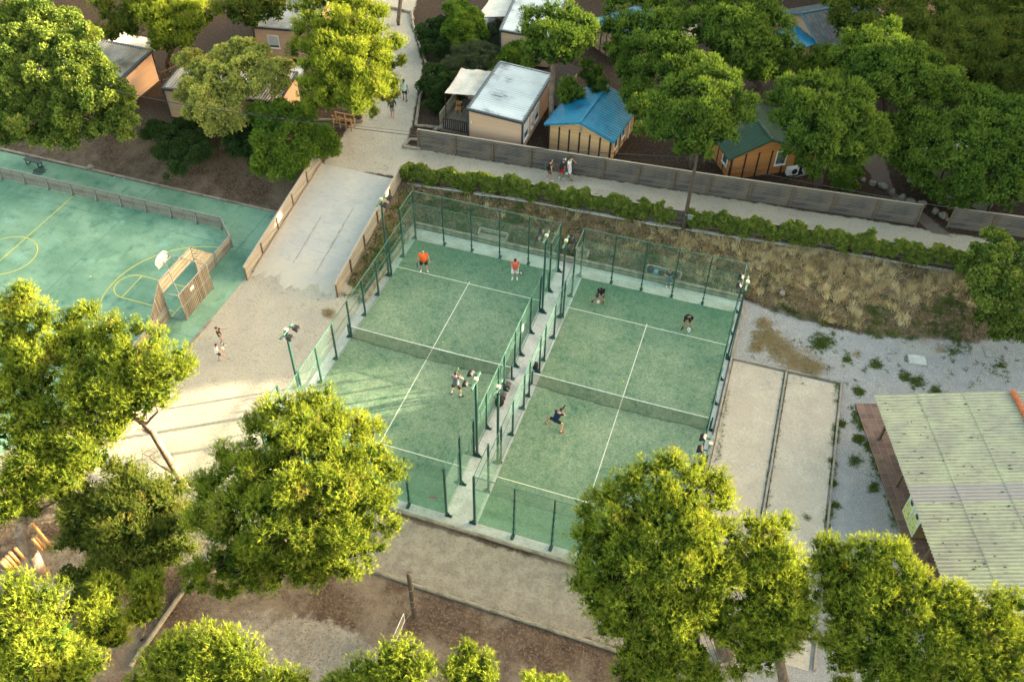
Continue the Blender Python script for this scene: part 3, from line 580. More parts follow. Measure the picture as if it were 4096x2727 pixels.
def lamp(x, y, s, label, tilt=.5):
    rt = thing('floodlight_mast', (x, y, .03), 0, label, 'floodlight', 'floodlight masts around the padel courts')
    mb = MB(); mb.box(-.055,.055,-.055,.055,0,6.02); foot(mb, -s, 0); mb.build('pole', 'post', rt)
    mb = MB(); mb.box(-.05,.05,-.62,.62,6.03,6.12); mb.build('crossbar', 'rail', rt)
    mb = MB(); mb.box(-.09,.11,-.1,.1,6.125,6.26); mb.build('junction_box', 'cream', rt, bevel=.015)
    for k in (-1, 1):
        c = Vector((s*.42, k*.36, 6.1)); R = Matrix.Rotation(s*tilt, 3, 'Y')
        def T(q): return c+R@Vector(q)
        mb = MB(); q = [(-.17,-.2,-.05),(.17,-.2,-.05),(.17,.2,-.05),(-.17,.2,-.05),(-.11,-.14,.06),(.11,-.14,.06),(.11,.14,.06),(-.11,.14,.06)]
        mb.add([T(p) for p in q], [(0,3,2,1),(4,5,6,7),(0,1,5,4),(1,2,6,5),(2,3,7,6),(3,0,4,7)])
        for f in np.linspace(-.12,.12,5): mb.add([T(p) for p in ((-.1,f-.008,.06),(.1,f-.008,.06),(.1,f+.008,.06),(-.1,f+.008,.06),(-.08,f-.008,.1),(.08,f-.008,.1),(.08,f+.008,.1),(-.08,f+.008,.1))], [(0,3,2,1),(4,5,6,7),(0,1,5,4),(1,2,6,5),(2,3,7,6),(3,0,4,7)])
        h = mb.build('floodlight_head', 'dark', rt)
        mb = MB(); q = [(-.15,-.18,-.065),(.15,-.18,-.065),(.15,.18,-.065),(-.15,.18,-.065)]; mb.add([T(p) for p in q]+[T((a,b,-.052)) for a,b,_ in q], [(0,1,2,3),(7,6,5,4),(0,4,5,1),(1,5,6,2),(2,6,7,3),(3,7,4,0)]); mb.build('lens', simple('floodlight_glass',(.36,.36,.35),None,3,.15,0), h)
        mb = MB(); mb.beam((0,k*.36,6.07), tuple(c), .05, .05); mb.beam(tuple(T((0,-.26,0))), tuple(T((0,.26,0))), .03, .03); mb.build('bracket', 'dark', rt)
for x, y, s, l in ((-5.18,5.95,1,'green floodlight mast at the far left of the courts, beside the ramp parapet'),(-5.18,-6.0,1,'green floodlight mast standing in front of the sandy path above the round pine'),
    (5.32,5.97,-1,'green floodlight mast above the coral shirted player, left of the walkway'),(5.32,-6.0,-1,'green floodlight mast beside the player in the grey shirt'),
    (6.53,5.9,1,'green floodlight mast right of the walkway, at its far end'),(6.53,-6.1,1,'green floodlight mast by the black bag on the walkway between the courts'),
    (17.02,5.8,-1,'green floodlight mast at the far right court corner by the dry grass bank'),(17.02,-6.2,-1,'green floodlight mast at the right side of the padel court above the big dark pine')): lamp(x, y, s, l)
# ------------------------------------------------------------------ log edging, benches, boards
def logs(name, pts, r, label, cat='edging', stack=1, seglen=3.0, mat='log', group=None):
    P = [Vector(p) for p in pts]; rt = thing(name, P[0], 0, label, cat, group)
    for a, b in zip(P, P[1:]):
        n = max(1, round((b-a).length/seglen))
        for i in range(n):
            for k in range(stack):
                off = Vector((0, .05*k, r+k*1.75*r)); sh = .5*k/n; p = a.lerp(b, max(0, (i+.0)/n)); q = a.lerp(b, (i+1)/n); d = (q-p).normalized()*.015
                mb = MB(); o0 = p-P[0]; Lg = (q-p).length; kk = 6
                mb.tube([Vector((Lg*j/kk*.995, random.uniform(-.012,.012), random.uniform(-.008,.008))) for j in range(kk+1)], [r*random.uniform(.93,1.05) for _ in range(kk+1)], 10)
                o = mb.build('log', mat, rt, o0+off); o.rotation_euler = (0, -math.atan2((q-p).z, math.hypot((q-p).x,(q-p).y)), math.atan2((q-p).y, (q-p).x))
    return rt
logs('log_edging', [(-5.55,11.3,.0),(6.3,11.3,0),(17.1,11.3,0)], .12, 'stacked round log edging at the foot of the grassy bank behind both courts', stack=2)
logs('log_edging', [(-5.62,3,.0),(-5.6,11.2,0)], .12, 'stacked log edging on the ramp side of the padel court', stack=2)
logs('log_edging', [(-5.5,-10.68,-.03),(17.1,-10.68,-.03)], .1, 'round log edging along the near side of the courts pavement')
logs('log_edging', [(-1.5,-14.2,-.03),(5,-14.3,-.03),(16,-14.4,-.03)], .1, 'thin log edging between the grey path and the leaf-strewn play area')
logs('log_edging', [(-4.6,-14.5,-.03),(-5.1,-17,-.03),(-5.3,-22.2,-.03)], .12, 'thick log edging running down through the pines at the lower left')
for nm, pts, lb in (('far',[(-16.6,37,2.2),(-15.67,35.15,2),(-11.77,28.9,2)],'log edging on the right side of the dirt path beside the shrubs'),
    ('',[(-10.9,27.9,2),(-10.48,24.4,2),(-9.14,20.2,2),(-7.6,20.5,2)],'log edging in front of the rounded bushes next to the cabin deck'),
    ('',[(-19.0,37.5,2),(-16.7,37.2,2),(-15.9,35.9,2)],'square of low logs round a sapling beside the path at the very top'),
    ('',[(-7.6,17.45,2),(-8.9,17.3,2),(-8.8,18.3,2),(-7.9,18.6,2)],'small square of low logs at the end of the grey plank fence'),
    ('',[(-14.08,22.4,2),(-13.25,19.35,2),(-17.6,18.0,2)],'log edging around the foot of the large pine at the path junction')):
    logs('log_edging', pts, .12, lb, seglen=2.4)
def board_edge(pts, w, h, label, mat='kerb'):
    rt = thing('board_edging', (*pts[0], 0), 0, label, 'edging')
    for a, b in zip(pts, pts[1:]):
        a = Vector((*a,0)); b = Vector((*b,0)); n = max(1, round((b-a).length/2.6))
        for i in range(n):
            mb = MB(); p = a.lerp(b,i/n)-Vector((*pts[0],0)); q = a.lerp(b,(i+.995)/n)-Vector((*pts[0],0)); mb.beam(p+Vector((0,0,h/2)), q+Vector((random.uniform(-.02,.02),0,h/2)), w, h); mb.build('board', mat, rt)
board_edge([(17.3,5.92),(20.5,5.98),(23.7,6.05)], .10, .14, 'timber edging across the top of the two boules lanes')
board_edge([(20.55,5.88),(20.55,-12.4)], .10, .14, 'timber divider between the two boules lanes')
board_edge([(23.72,6.0),(23.85,-12.4)], .10, .14, 'timber edging between the right boules lane and the gravel')
board_edge([(17.28,11.2),(17.28,-12.4)], .12, .2, 'timber kerb between the court wall and the left boules lane', 'kerb')
def logbench(x, y, Lb, label):
    rt = thing('log_bench', (x, y, .42), 0, label, 'bench')
    def lg(name, a, b, r=.07): mb = MB(); mb.tube([a, b], r, 10); return mb.build(name, 'log', rt)
    for k, dy in enumerate((0,.14,.28)): lg('seat_log', (-Lb/2, dy, .0), (Lb/2, dy, 0))
    for k, dz in enumerate((.16,.30)): lg('back_log', (-Lb/2, .42+.05*k, dz), (Lb/2, .42+.05*k, dz), .075)
    for s in (-1, 1): lg('armrest', (s*Lb/2, -.05, .16), (s*Lb/2, .42, .34), .07); lg('leg', (s*(Lb/2-.1), .0, -.35), (s*(Lb/2-.1), .0, -.07), .06)
logbench(.05, 11.42, 2.0, 'empty log bench behind the padel court nearer the ramp')
logbench(11.85, 11.42, 2.2, 'log bench with a seated woman and bags on it')
logbench(5.9+.4, 11.55, .8, 'short log seat between the two padel courts')
mb = MB(); p0 = S(165*.5741,1100*.5741,.45); bt = thing('park_bench', (p0[0]+.9,p0[1]-.1,.05), -.05, 'small dark bench on the far edge of the green pitch', 'bench')
mb.box(-.75,.75,-.18,.18,.42,.47); mb.build('seat', 'dark', bt)
for s in (-1,1):
    mb = MB(); x = .55*s
    mb.beam((x,-.16,0),(x,-.16,.42),.05,.05); mb.beam((x,.16,0),(x,.16,.42),.05,.05); mb.beam((x,-.16,.03),(x,.16,.03),.05,.05); mb.build('leg', 'dark', bt)
# ------------------------------------------------------------------ cabins
def ribs(mb, x0, x1, y0, y1, zf, pitch, amp, along='y', n2=2, thick=.03, jag=0):
    """corrugated sheet: ridges run along `along`; zf(x, y) is the roof plane"""
    if along == 'y':
        n = int((x1-x0)/pitch*6); us = np.linspace(x0, x1, n+1); ws = np.linspace(y0, y1, n2)
    else:
        n = int((y1-y0)/pitch*6); us = np.linspace(y0, y1, n+1); ws = np.linspace(x0, x1, n2)
    vs = []
    for u in us:
        h = amp*math.sin(2*math.pi*u/pitch)
        for w in ws:
            x, y = (u, w) if along == 'y' else (w, u); vs.append((x, y, zf(x, y)+h))
    k = len(ws); fs = []
    for i in range(len(us)-1):
        for j in range(k-1): fs.append((i*k+j, (i+1)*k+j, (i+1)*k+j+1, i*k+j+1))
    top = len(vs); vs += [(x, y, z-thick) for x, y, z in vs]; fs += [(d+top, c+top, b+top, a+top) for a, b, c, d in fs]
    for i in range(len(us)-1):
        for j in (0, k-1): a = i*k+j; b = (i+1)*k+j; fs.append((a, b, b+top, a+top))
    for j in range(k-1):
        for i in (0, len(us)-1): a = i*k+j; b = a+1; fs.append((a, b, b+top, a+top))
    mb.add(vs, fs)
def window(rt, wall, u, z, w, h, shut=1.0, name='window', fm='win'):
    """wall: function (u, out, z) -> local point on that wall"""
    def bx(mb, u0, u1, o0, o1, z0, z1): mb.add([wall(u0,o0,z0),wall(u1,o0,z0),wall(u1,o1,z0),wall(u0,o1,z0),wall(u0,o0,z1),wall(u1,o0,z1),wall(u1,o1,z1),wall(u0,o1,z1)], [(0,3,2,1),(4,5,6,7),(0,1,5,4),(1,2,6,5),(2,3,7,6),(3,0,4,7)])
    f = .07; mb = MB()
    bx(mb,u,u+f,.004,.05,z,z+h); bx(mb,u+w-f,u+w,.004,.05,z,z+h); bx(mb,u+f,u+w-f,.004,.05,z,z+f); bx(mb,u+f,u+w-f,.004,.05,z+h-f,z+h)
    W = mb.build(name, fm, rt); mb = MB(); bx(mb,u+f,u+w-f,.004,.018,z+f,z+h-f); mb.build('pane', 'pane', W)
    if shut > 0: mb = MB(); bx(mb,u+f+.005,u+w-f-.005,.02,.04,z+h-f-(h-2*f)*shut,z+h-f-.004); mb.build('shutter', 'shutter', W)
    mb = MB(); bx(mb,u-.03,u+w+.03,.004,.09,z-.05,z-.004); mb.build('sill', fm, W)
    return W
def mobile_home(loc, rz, W, D, h0, h1, label, wall='siding', roof='tin', rdir='x', slope='x', trim='trim', cat='mobile home', pitch=.22):
    """W along local x (front), D along local y; roof plane from h0 (at low coordinate) to h1 (high coordinate) along slope axis"""
    rt = thing('mobile_home', loc, rz, label, cat)
    zf = (lambda x, y: h0+(h1-h0)*x/W) if slope == 'x' else (lambda x, y: h0+(h1-h0)*y/D)
    mb = MB(); b = .25; c = [(0,0),(W,0),(W,D),(0,D)]
    vs = [(x,y,b) for x,y in c]+[(x,y,zf(x,y)-.03) for x,y in c]; mb.add(vs, [(0,1,5,4),(1,2,6,5),(2,3,7,6),(3,0,4,7),(4,5,6,7)]); mb.build('wall', wall, rt)
    mb = MB(); mb.box(.05,W-.05,.05,D-.05,-.2,b); mb.build('plinth', 'batten', rt)
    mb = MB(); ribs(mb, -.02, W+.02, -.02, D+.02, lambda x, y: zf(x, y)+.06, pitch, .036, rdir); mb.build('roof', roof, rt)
    mb = MB(); t = .2
    for (x0,y0),(x1,y1) in (((-.1,-.02),(W+.1,-.02)),((-.1,D+.02),(W+.1,D+.02)),((-.02,.1),(-.02,D-.1)),((W+.02,.1),(W+.02,D-.1))):
        mb.beam((x0,y0,zf(x0,y0)+.0), (x1,y1,zf(x1,y1)+.0), .24, .17)
    mb.build('fascia', trim, rt)
    for x,y in c: mb = MB(); sx = -1 if x == 0 else 1; sy = -1 if y == 0 else 1; mb.box(x-.06+.012*sx, x+.06+.012*sx, y-.06+.012*sy, y+.06+.012*sy, b, zf(x,y)-.09); mb.build('corner_trim', trim, rt)
    return rt
def chalet(loc, rz, W, D, he, hr, label, wall, roof, over=.45, ridge='y', tilep=.28, nb=6, rx=None, vtrim=None, battens=True):
    """gable front along x at y=0, ridge along y"""
    rt = thing('wooden_chalet', loc, rz, label, 'chalet'); rx = W/2 if rx is None else rx
    mb = MB(); vs = [(0,0,0),(W,0,0),(W,0,he),(rx,0,hr-.06),(0,0,he)]; n = 5; vs += [(x,D,z) for x,y,z in vs]
    mb.add(vs, [(0,1,2,3,4),(9,8,7,6,5),(0,5,6,1),(1,6,7,2),(4,9,5,0),(2,7,8,3),(3,8,9,4)]); mb.build('wall', wall, rt)
    if battens:
        for i in range(nb+1):
            mb = MB(); x = .03+(W-.06)*i/nb; mb.box(x-.055, x+.055, -.035, -.004, 0, he-.12); mb.build('batten', 'batten', rt)
        nd = max(3, int(D/.95))
        for i in range(nd+1):
            y = .06+(D-.06)*i/nd
            for x0, x1 in ((-.035,-.004),(W+.004,W+.035)): mb = MB(); mb.box(x0, x1, y-.05, y+.05, 0, he-.03); mb.build('batten', 'batten', rt)
    for s in (0, 1):
        mb = MB(); xe = -over if s == 0 else W+over; k = abs((hr-he)/(rx if s == 0 else W-rx)); ze = hr-k*abs(xe-rx); ncol = 26; nrow = 14
        # tile-effect sheet: rolls running down the slope and a small step at every course
        us = np.linspace(-over*.8, D+over*.6, ncol*4+1); L1 = abs(xe-rx); vs = []; rows = []
        for r in range(nrow): rows += [(r/nrow, .022), ((r+.96)/nrow, .0)]
        for t, hh in rows:
            for u in us:
                x = rx+(xe-rx)*t; z = hr+(ze-hr)*t+hh+.018*math.cos(2*math.pi*u/tilep)+.02; vs.append((x, u, z))
        nu = len(us); fs = [(i*nu+j,(i+1)*nu+j,(i+1)*nu+j+1,i*nu+j+1) for i in range(len(rows)-1) for j in range(nu-1)]
        mb.add(vs, fs); base = [(rx,-over*.8,hr-.03),(xe,-over*.8,ze-.03),(xe,D+over*.6,ze-.03),(rx,D+over*.6,hr-.03)]; mb.add(base, [(0,1,2,3)]); mb.build('roof', roof, rt)
        mb = MB(); mb.beam((rx,-over*.8-.02,hr+.0), (xe,-over*.8-.02,ze+.0), .05, .16); mb.beam((xe+(-.02 if s == 0 else .02),-over*.8,ze-.0), (xe+(-.02 if s == 0 else .02),D+over*.6,ze-.0), .05, .12); mb.build('barge_board', vtrim or roof, rt)
    mb = MB(); mb.tube([(rx,-over*.85,hr+.03),(rx,D+over*.65,hr+.03)], .11, 8); mb.build('ridge_cap', vtrim or roof, rt)
    return rt
front = lambda u, o, z: (u, -o, z)
def right_(W): return lambda u, o, z: (W+o, u, z)
z2 = 2.0
# main mobile home with terrace
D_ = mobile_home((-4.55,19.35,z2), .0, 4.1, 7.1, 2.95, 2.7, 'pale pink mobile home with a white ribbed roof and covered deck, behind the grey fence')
for u, w, h in ((.25,1.1,1.5),(2.0,.55,1.2),(2.9,1.0,1.3)): window(D_, right_(4.1), u, .95, w, h, .6)
mb = MB(); mb.tube([(4.2,.1,2.6),(4.2,7.1,2.6)], .05, 6); mb.tube([(4.2,7.0,2.6),(4.25,7.0,.1)], .04, 6); mb.build('gutter', 'galv', D_)
mb = MB(); mb.tube([(.25,-.02,1.95),(.25,-.1,1.95)], .06, 10); mb.build('vent_cap', 'white', D_)
dk = thing('terrace_deck', (-4.65,20.2,z2), 0, 'raised timber deck with railings on the left of the white roofed mobile home', 'deck')
mb = MB(); mb.box(-2.7,-.0,0,5.2,.1,.32); mb.build('floor', 'deck', dk)
def railing(a, b, n, mat='batten', top=1.25):
    a = Vector(a); b = Vector(b); mb = MB(); mb.beam(a+Vector((0,0,top)), b+Vector((0,0,top)), .08, .05); mb.beam(a+Vector((0,0,.42)), b+Vector((0,0,.42)), .05, .05)
    for i in range(n+1): p = a.lerp(b, i/n); mb.beam(p+Vector((0,0,.33)), p+Vector((0,0,top-.03)), .09, .025)
    return mb
railing((-2.2,-.02,0),(-.05,-.02,0),13).build('railing','batten',dk); railing((-2.68,.5,0),(-2.68,5.1,0),22).build('railing','log',dk)
mb = MB()
for i in range(3): mb.box(-3.1-.0,-2.72,-.25+i*.0,.35,.08*i,.08*i+.07) if i == 0 else mb.box(-3.0,-2.72,-.2,.35,.08*i,.08*i+.07)
mb.build('step','deck',dk)
def awning(loc, pts, label, posts):
    rt = thing('awning', loc, 0, label, 'awning'); a, b, c, d = [Vector(p) for p in pts]; n = 14; mb = MB(); vs = []; fs = []
    for i in range(n+1):
        for j in range(9):
            p = a.lerp(b, i/n).lerp(d.lerp(c, i/n), j/8); p.z += -.09*math.sin(math.pi*((i*2) % n)/n)+.02*math.sin(i*2.3+j)-.05*math.sin(math.pi*j/8); vs.append(p)
    for i in range(n):
        for j in range(8): fs.append((i*9+j,(i+1)*9+j,(i+1)*9+j+1,i*9+j+1))
    k = len(vs); vs += [v-Vector((0,0,.015)) for v in vs]; fs += [(z+k,y+k,x+k,w+k) for w,x,y,z in fs]; mb.add(vs, fs, True); mb.build('canvas', 'canvas', rt)
    mb = MB()
    for p, q in ((a,b),(b,c),(d,a)): mb.tube([p-Vector((0,0,.04)),q-Vector((0,0,.04))], .03, 6)
    for x, y, zt in posts: mb.tube([(x,y,.3),(x,y,zt)], .04, 6)
    mb.build('frame', 'batten', rt); return rt
awning((-4.65,20.2,z2), [(-.05,1.6,2.62),(-2.6,1.4,2.45),(-2.75,5.3,2.45),(-.05,5.5,2.62)], 'off-white fabric awning over the deck of the white roofed mobile home', [(-2.6,1.5,2.4),(-2.7,5.2,2.4)])
def chairset(loc, rz, label):
    rt = thing('garden_chair', loc, rz, label, 'chair'); mb = MB(); mb.box(-.24,.24,-.24,.24,.40,.44); mb.build('seat','newlog',rt)
    mb = MB(); 
    for z in (.6,.72,.84): mb.box(-.24,.24,.22,.25,z,z+.07)
    mb.build('backrest','newlog',rt)
    for x in (-.21,.21):
        for y in (-.21,.21): mb = MB(); mb.box(x-.025,x+.025,y-.025,y+.025,0,.4 if y<0 else .95); mb.build('leg','newlog',rt)
chairset((-6.6,22.6,z2+.32), .1, 'wooden slatted chair on the shaded deck')
tb = thing('garden_table', (-5.7,23.2,z2+.32), 0, 'dark outdoor table on the shaded deck under the awning', 'table'); mb = MB(); mb.box(-.8,.8,-.45,.45,.7,.74); mb.build('table_top','batten',tb)
for x in (-.7,.7):
    for y in (-.38,.38): mb = MB(); mb.box(x-.03,x+.03,y-.03,y+.03,0,.7); mb.build('leg','batten',tb)
# second mobile home behind, with awning and white tent
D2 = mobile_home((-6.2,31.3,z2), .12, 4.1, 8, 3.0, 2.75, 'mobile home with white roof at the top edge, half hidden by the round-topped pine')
window(D2, right_(4.1), .6, .95, 1.1, 1.5, .8)
awning((-6.4,33.8,z2), [(-.1,.9,2.6),(-2.9,-.0,2.45),(-2.9,4,2.45),(-.1,4.5,2.6)], 'grey-white awning at the top edge above the white tent', [(-2.8,.1,2.4),(-2.8,3.9,2.4)])
tp = S(1000+1705*.5741, 130*.5741, z2+1); mb = MB(); mb.ball((0,0,.0), (1.05,.9,1.9), 20, 12, lambda q: 1+.05*math.cos(6*math.atan2(q[1],q[0]))); tt = mb.build('tent', simple('white_tent_cloth',(.62,.60,.66),(.5,.48,.55),2,.8,.1)); tt.location = (tp[0],tp[1],z2+.0); tag(tt, 'rounded white tent under the grey-white awning at the top', 'tent')
# left mobile homes
A_ = mobile_home((-38.6,15.3,z2), .0, 7.9, 3.9, 2.45, 2.75, 'mobile home with a grey ribbed roof behind the big oak at the upper left', roof='tin_mossy', rdir='y', slope='y', wall='siding')
awning((-34.6,19.3,z2), [(3.9,.1,2.6),(-.6,.1,2.6),(-.4,2.2,2.5),(3.9,1.9,2.5)], 'worn fabric awning behind the grey ribbed roof at the upper left', [(3.8,1.8,2.4)])
railf = thing('porch_railing', (-30.6,19.4,z2), 0, 'wooden slat railing beside the pine trunk at the upper left', 'railing'); railing((0,0,-.3),(.9,2.4,-.3),8,'newlog',1.1).build('slats','postwood',railf)
B_ = mobile_home((-26.9,14.95,z2-.05), .12, 8.9, 3.9, 2.6, 2.85, 'mobile home with a white and mossy roof half hidden under the pale green olive tree', roof='tin_mossy', rdir='y', slope='y')
awning((-20.5,19.7,z2), [(2.6,.0,2.6),(-1.6,-.3,2.6),(-1.9,1.9,2.5),(1.7,1.9,2.5)], 'dirty white awning behind the olive tree', [(2.4,1.8,2.4)])
railg = thing('porch_railing', (-18.0,19.9,z2), 0, 'wooden slat railing between the olive tree and the big pine by the path', 'railing'); railing((0,0,-.3),(1.3,2.2,-.3),9,'newlog',1.1).build('slats','postwood',railg)
C_ = mobile_home((-25.3,25.3,z2), .20, 4.6, 8, 2.8, 2.8, 'mobile home with a shuttered white window and slate grey roof at the top left', rdir='x', slope='y', roof='tin_mossy')
window(C_, front, 1.05, 1.1, .95, 1.1, .82)
# blue roofed chalet
E_ = chalet((1.12,20.75,z2), -.11, 4.75, 5.2, 2.2, 2.98, 'chalet with a bright blue tiled roof and pale pine walls with dark battens', 'pine_wall', 'blue_roof', rx=2.42, over=.28)
for u in (.75,2.3): window(E_, right_(4.75), u, .8, .75, 1.15, 0)
mb = MB(); mb.box(4.79,4.85,3.9,4.0,0,2.2); mb.build('white_post','win',E_)
mb = MB(); mb.box(2.35,2.49,-.06,-.036,2.2,2.75); mb.build('king_post','kerb',E_)
# green roofed chalet
F_ = chalet((14.25,21.35,z2), R_(32), 5.0, 5.2, 2.15, 3.15, 'orange-brown chalet with a mossy green roof, white windows and an air conditioner', 'orange_wall', 'green_roof', rx=2.5, nb=5)
window(F_, front, 3.35, .75, .85, 1.15, 0); window(F_, lambda u, o, z: (-o, u, z), .55, .75, .8, 1.15, 0)
for i, (dx, lb) in enumerate(((4.45,'white air conditioner unit by the corner of the green roofed chalet'),(5.75,'second air conditioner unit, further right, half hidden by leaves'))):
    c = F_.matrix_basis @ Vector((dx+.2, -.45, 0)); ac = thing('air_conditioner', (c.x, c.y, z2), R_(32), lb, 'air conditioner'); mb = MB(); mb.box(-.42,.42,-.17,.17,.12,.72); mb.build('casing','win',ac,bevel=.02)
    mb = MB(); mb.tube([(0.1,-.172,.42),(0.1,-.18,.42)], .22, 20); mb.build('fan_grille','dark',ac); mb = MB(); mb.box(-.35,.35,-.12,.12,0,.12); mb.build('foot','dark',ac)
# chalets further back
G_ = chalet((14.9,44.3,z2-.1), R_(-51), 5.8, 6.5, 2.35, 3.55, 'brown chalet with a weathered ribbed roof and blue trim at the top right', 'siding2', 'brown_roof', vtrim=simple('blue_trim',(.04,.16,.22),(.06,.12,.15),4,.6,.1), tilep=.34)
mb = MB(); ribs(mb, 2.2, 5.6, -2.0, -.1, lambda x, y: 1.9+(y+2)*.18, .2, .02, 'y'); mb.build('porch_roof', 'blue_roof', G_)
mb = MB(); [mb.box(x-.05,x+.05,-1.95,-1.85,0,1.88) for x in (2.3,5.5)]; mb.build('porch_post','batten',G_)
chalet((-.2,37.3,z2), R_(-38), 4.5, 5, 2.0, 2.9, 'chalet with a blue roof glimpsed between pines at the top edge', 'siding2', 'blue_roof')
chalet((19.6,24.8,z2), R_(32), 3.6, 4.0, 2.1, 2.9, 'orange chalet behind the umbrella pine, sunlit in patches', 'orange_wall', 'green_roof')
for (u,v,lb,rz) in ((2150,395,'pale canvas cabin with dark poles hidden below the dense pines at the right',.35),(2235,425,'second pale canvas cabin with dark poles, nearer the right edge',.2)):
    c = G(u, v, z2+1.2); k = thing('canvas_cabin', (c[0]-1.6, c[1], z2), rz-.6, lb, 'cabin'); mb = MB(); mb.box(0,3.2,0,2.6,0,2.2); mb.build('wall', simple('beige_canvas',(.27,.26,.21),(.2,.19,.16),2,.9,.1), k)
    mb = MB(); [mb.box(x-.05,x+.05,-.05,-.01,0,2.3) for x in (0,1.0,2.1,3.2)]; [mb.box(-.05,-.01,y-.05,y+.05,0,2.3) for y in (.9,1.8,2.6)]; mb.build('pole','batten',k)
    mb = MB(); mb.add([(-.2,-.2,2.25),(3.4,-.2,2.25),(3.4,2.8,2.25),(-.2,2.8,2.25),(1.6,-.2,2.9),(1.6,2.8,2.9)], [(0,4,5,3),(1,2,5,4),(0,1,4),(2,3,5)]); mb.build('roof','canvas',k)
tc = S(2000+1280*.5741, 195*.5741, z2+2.2); rfp = thing('straw_shelter', (tc[0],tc[1],z2), .3, 'pale roofed shelter showing between the pines near the top', 'shelter'); mb = MB(); mb.add([(-1.3,-1,2.0),(1.3,-1,2.0),(1.3,1,2.0),(-1.3,1,2.0),(0,0,2.7)], [(0,1,4),(1,2,4),(2,3,4),(3,0,4),(3,2,1,0)]); mb.build('roof', simple('straw',(.42,.34,.22),(.3,.24,.15),5,.9,.3), rfp)
mb = MB(); [mb.box(x-.06,x+.06,y-.06,y+.06,0,2.0) for x in (-1.1,1.1) for y in (-.8,.8)]; mb.build('post','postwood',rfp)
# shed with brown wavy roof between pink home and blue chalet, orange lit leaf heap
sh = thing('garden_shed', (.3,26.6,z2), 0, 'small shed with dark wavy tiles squeezed behind the white roofed home', 'shed'); mb = MB(); mb.box(-.6,.6,0,2.4,0,2.1); mb.build('wall', simple('grey_green_wall',(.23,.23,.19),None,3,.9,.1), sh)
mb = MB(); ribs(mb, -.75,.75,-.2,2.6, lambda x,y: 2.3-.15*x, .24, .03, 'x'); mb.build('roof', simple('dark_brown_tile',(.06,.04,.035),(.03,.025,.022),5,.8,.2), sh)
# ------------------------------------------------------------------ corrugated building, terrace
br = R_(18.5); bo = Vector((24.85,2.65,0)); kb = thing('pavilion', (24.85,2.65,0), br, 'low pavilion with a pale green corrugated roof at the right edge', 'building')
zf = lambda x, y: 3.05+.0*x
mb = MB()
for i, (xa, xb) in enumerate(((0,2.35),(2.28,4.75),(4.68,7.2),(7.13,9.6))):
    for j, (ya, yb_) in enumerate(((-11.6,-8.05),(-8.1,-4.55),(-4.6,-2.0),(-2.05,0))):
        ribs(mb, xa, xb, ya, yb_, lambda x, y, i=i, j=j: 3.05+.03*i+.012*j+.05*x, .2, .05, 'x', thick=.012)
mb.build('roof', 'corr', kb)
mb = MB(); mb.box(3.4,9,-11.2,-.9,0,2.9); mb.build('wall', simple('cream_render',(.5,.47,.38),(.42,.39,.31),2,.9,.2), kb)
mb = MB()
for y in (-11.3,-8,-4.5,-1,-.4): mb.beam((.1,y,2.93),(9.3,y,3.4),.08,.12)
mb.build('rafter','postwood',kb)
for y in (-11,-8.3,-3.8,-.6): mb = MB(); mb.box(1.0,1.12,y-.06,y+.06,.08,2.9); mb.build('column','postwood',kb)
mb = MB(); mb.box(-.3,9.3,-12.3,-11.65,2.78,2.95); mb.build('gutter', 'canvas', kb)
mb = MB()
for i in range(26): x = 7.2+.06*math.sin(i); mb.tube([(7.25,-.1-i*.42,3.62),(7.27,-.1-(i+1.08)*.42,3.60)], [.14,.16], 8)
mb.build('ridge_tile', simple('orange_clay',(.42,.12,.05),(.3,.09,.04),4,.8,.2), kb)
mb = MB(); rr = random.Random(5)
for i in range(70): mb.ball((rr.uniform(.2,7),rr.uniform(-11,-.3),3.1+.25*rr.random()), (rr.uniform(.02,.05),rr.uniform(.02,.04),.03), 6, 4)
for i in range(60):
    x = rr.uniform(.2,7); y = rr.uniform(-11,-.3); mb.ball((x,y,3.12+.06*x/1.2), (rr.uniform(.04,.14),rr.uniform(.02,.035),.025), 6, 4)
tag(mb.build('pine_cones', simple('cones_and_twigs',(.07,.06,.05),(.03,.03,.03),9,.9,.2), None, (24.85,2.65,0), br), 'pine cones and debris lying on the corrugated roof', 'pine cones', kind='stuff')
mb = MB(); mb.box(.40,9.3,-12.5,2.0,.0,.08); structure('terrace_pavement', mb, 'tile', loc=(24.85,2.65,0), rotz=br)
cw = Matrix.Rotation(br, 3, 'Z')@Vector((.9,-5.32,0)); sg = thing('display_cabinet', (24.85+cw.x, 2.65+cw.y, .08), br-math.pi/2, 'double cabinet with pale yellow printed fronts on the terracotta terrace', 'cabinet')
mb = MB(); mb.box(0,1.65,0,.75,0,1.55); mb.build('body', simple('brown_cabinet',(.16,.12,.06),None,3,.8,.1), sg)
for k in (0, 1):
    x0 = .02+.82*k; mb = MB(); mb.box(x0,x0+.79,-.03,-.003,.03,1.5); pn = mb.build('panel', simple('pale_sign_board',(.52,.58,.47),None,5,.5,0), sg)
    mb = MB()
    for i, z in enumerate((.12,.37,.62,.87)):
        for (a_, b_) in ((.06,.34),(.38,.72)) if i < 3 else ((.06,.6),): mb.box(x0+a_,x0+b_,-.036,-.031,z,z+.15)
    mb.build('print', simple('yellow_print',(.50,.48,.05),(.42,.44,.09),14,.6,0), pn)
    for (cu,cz,r) in ((.18,.80,.04),(.55,.55,.045),(.68,.33,.035),(.2,.3,.03)): mb = MB(); mb.tube([(x0+cu,-.036,cz),(x0+cu,-.042,cz)], r, 10); mb.build('symbol', simple('dark_green_print',(.02,.12,.08),None,5,.6,0), pn)
    mb = MB(); mb.tube([(x0+.4,-.036,1.28),(x0+.4,-.042,1.28)], .16, 16); mb.build('emblem', cloth((.03,.05,.08)), pn)
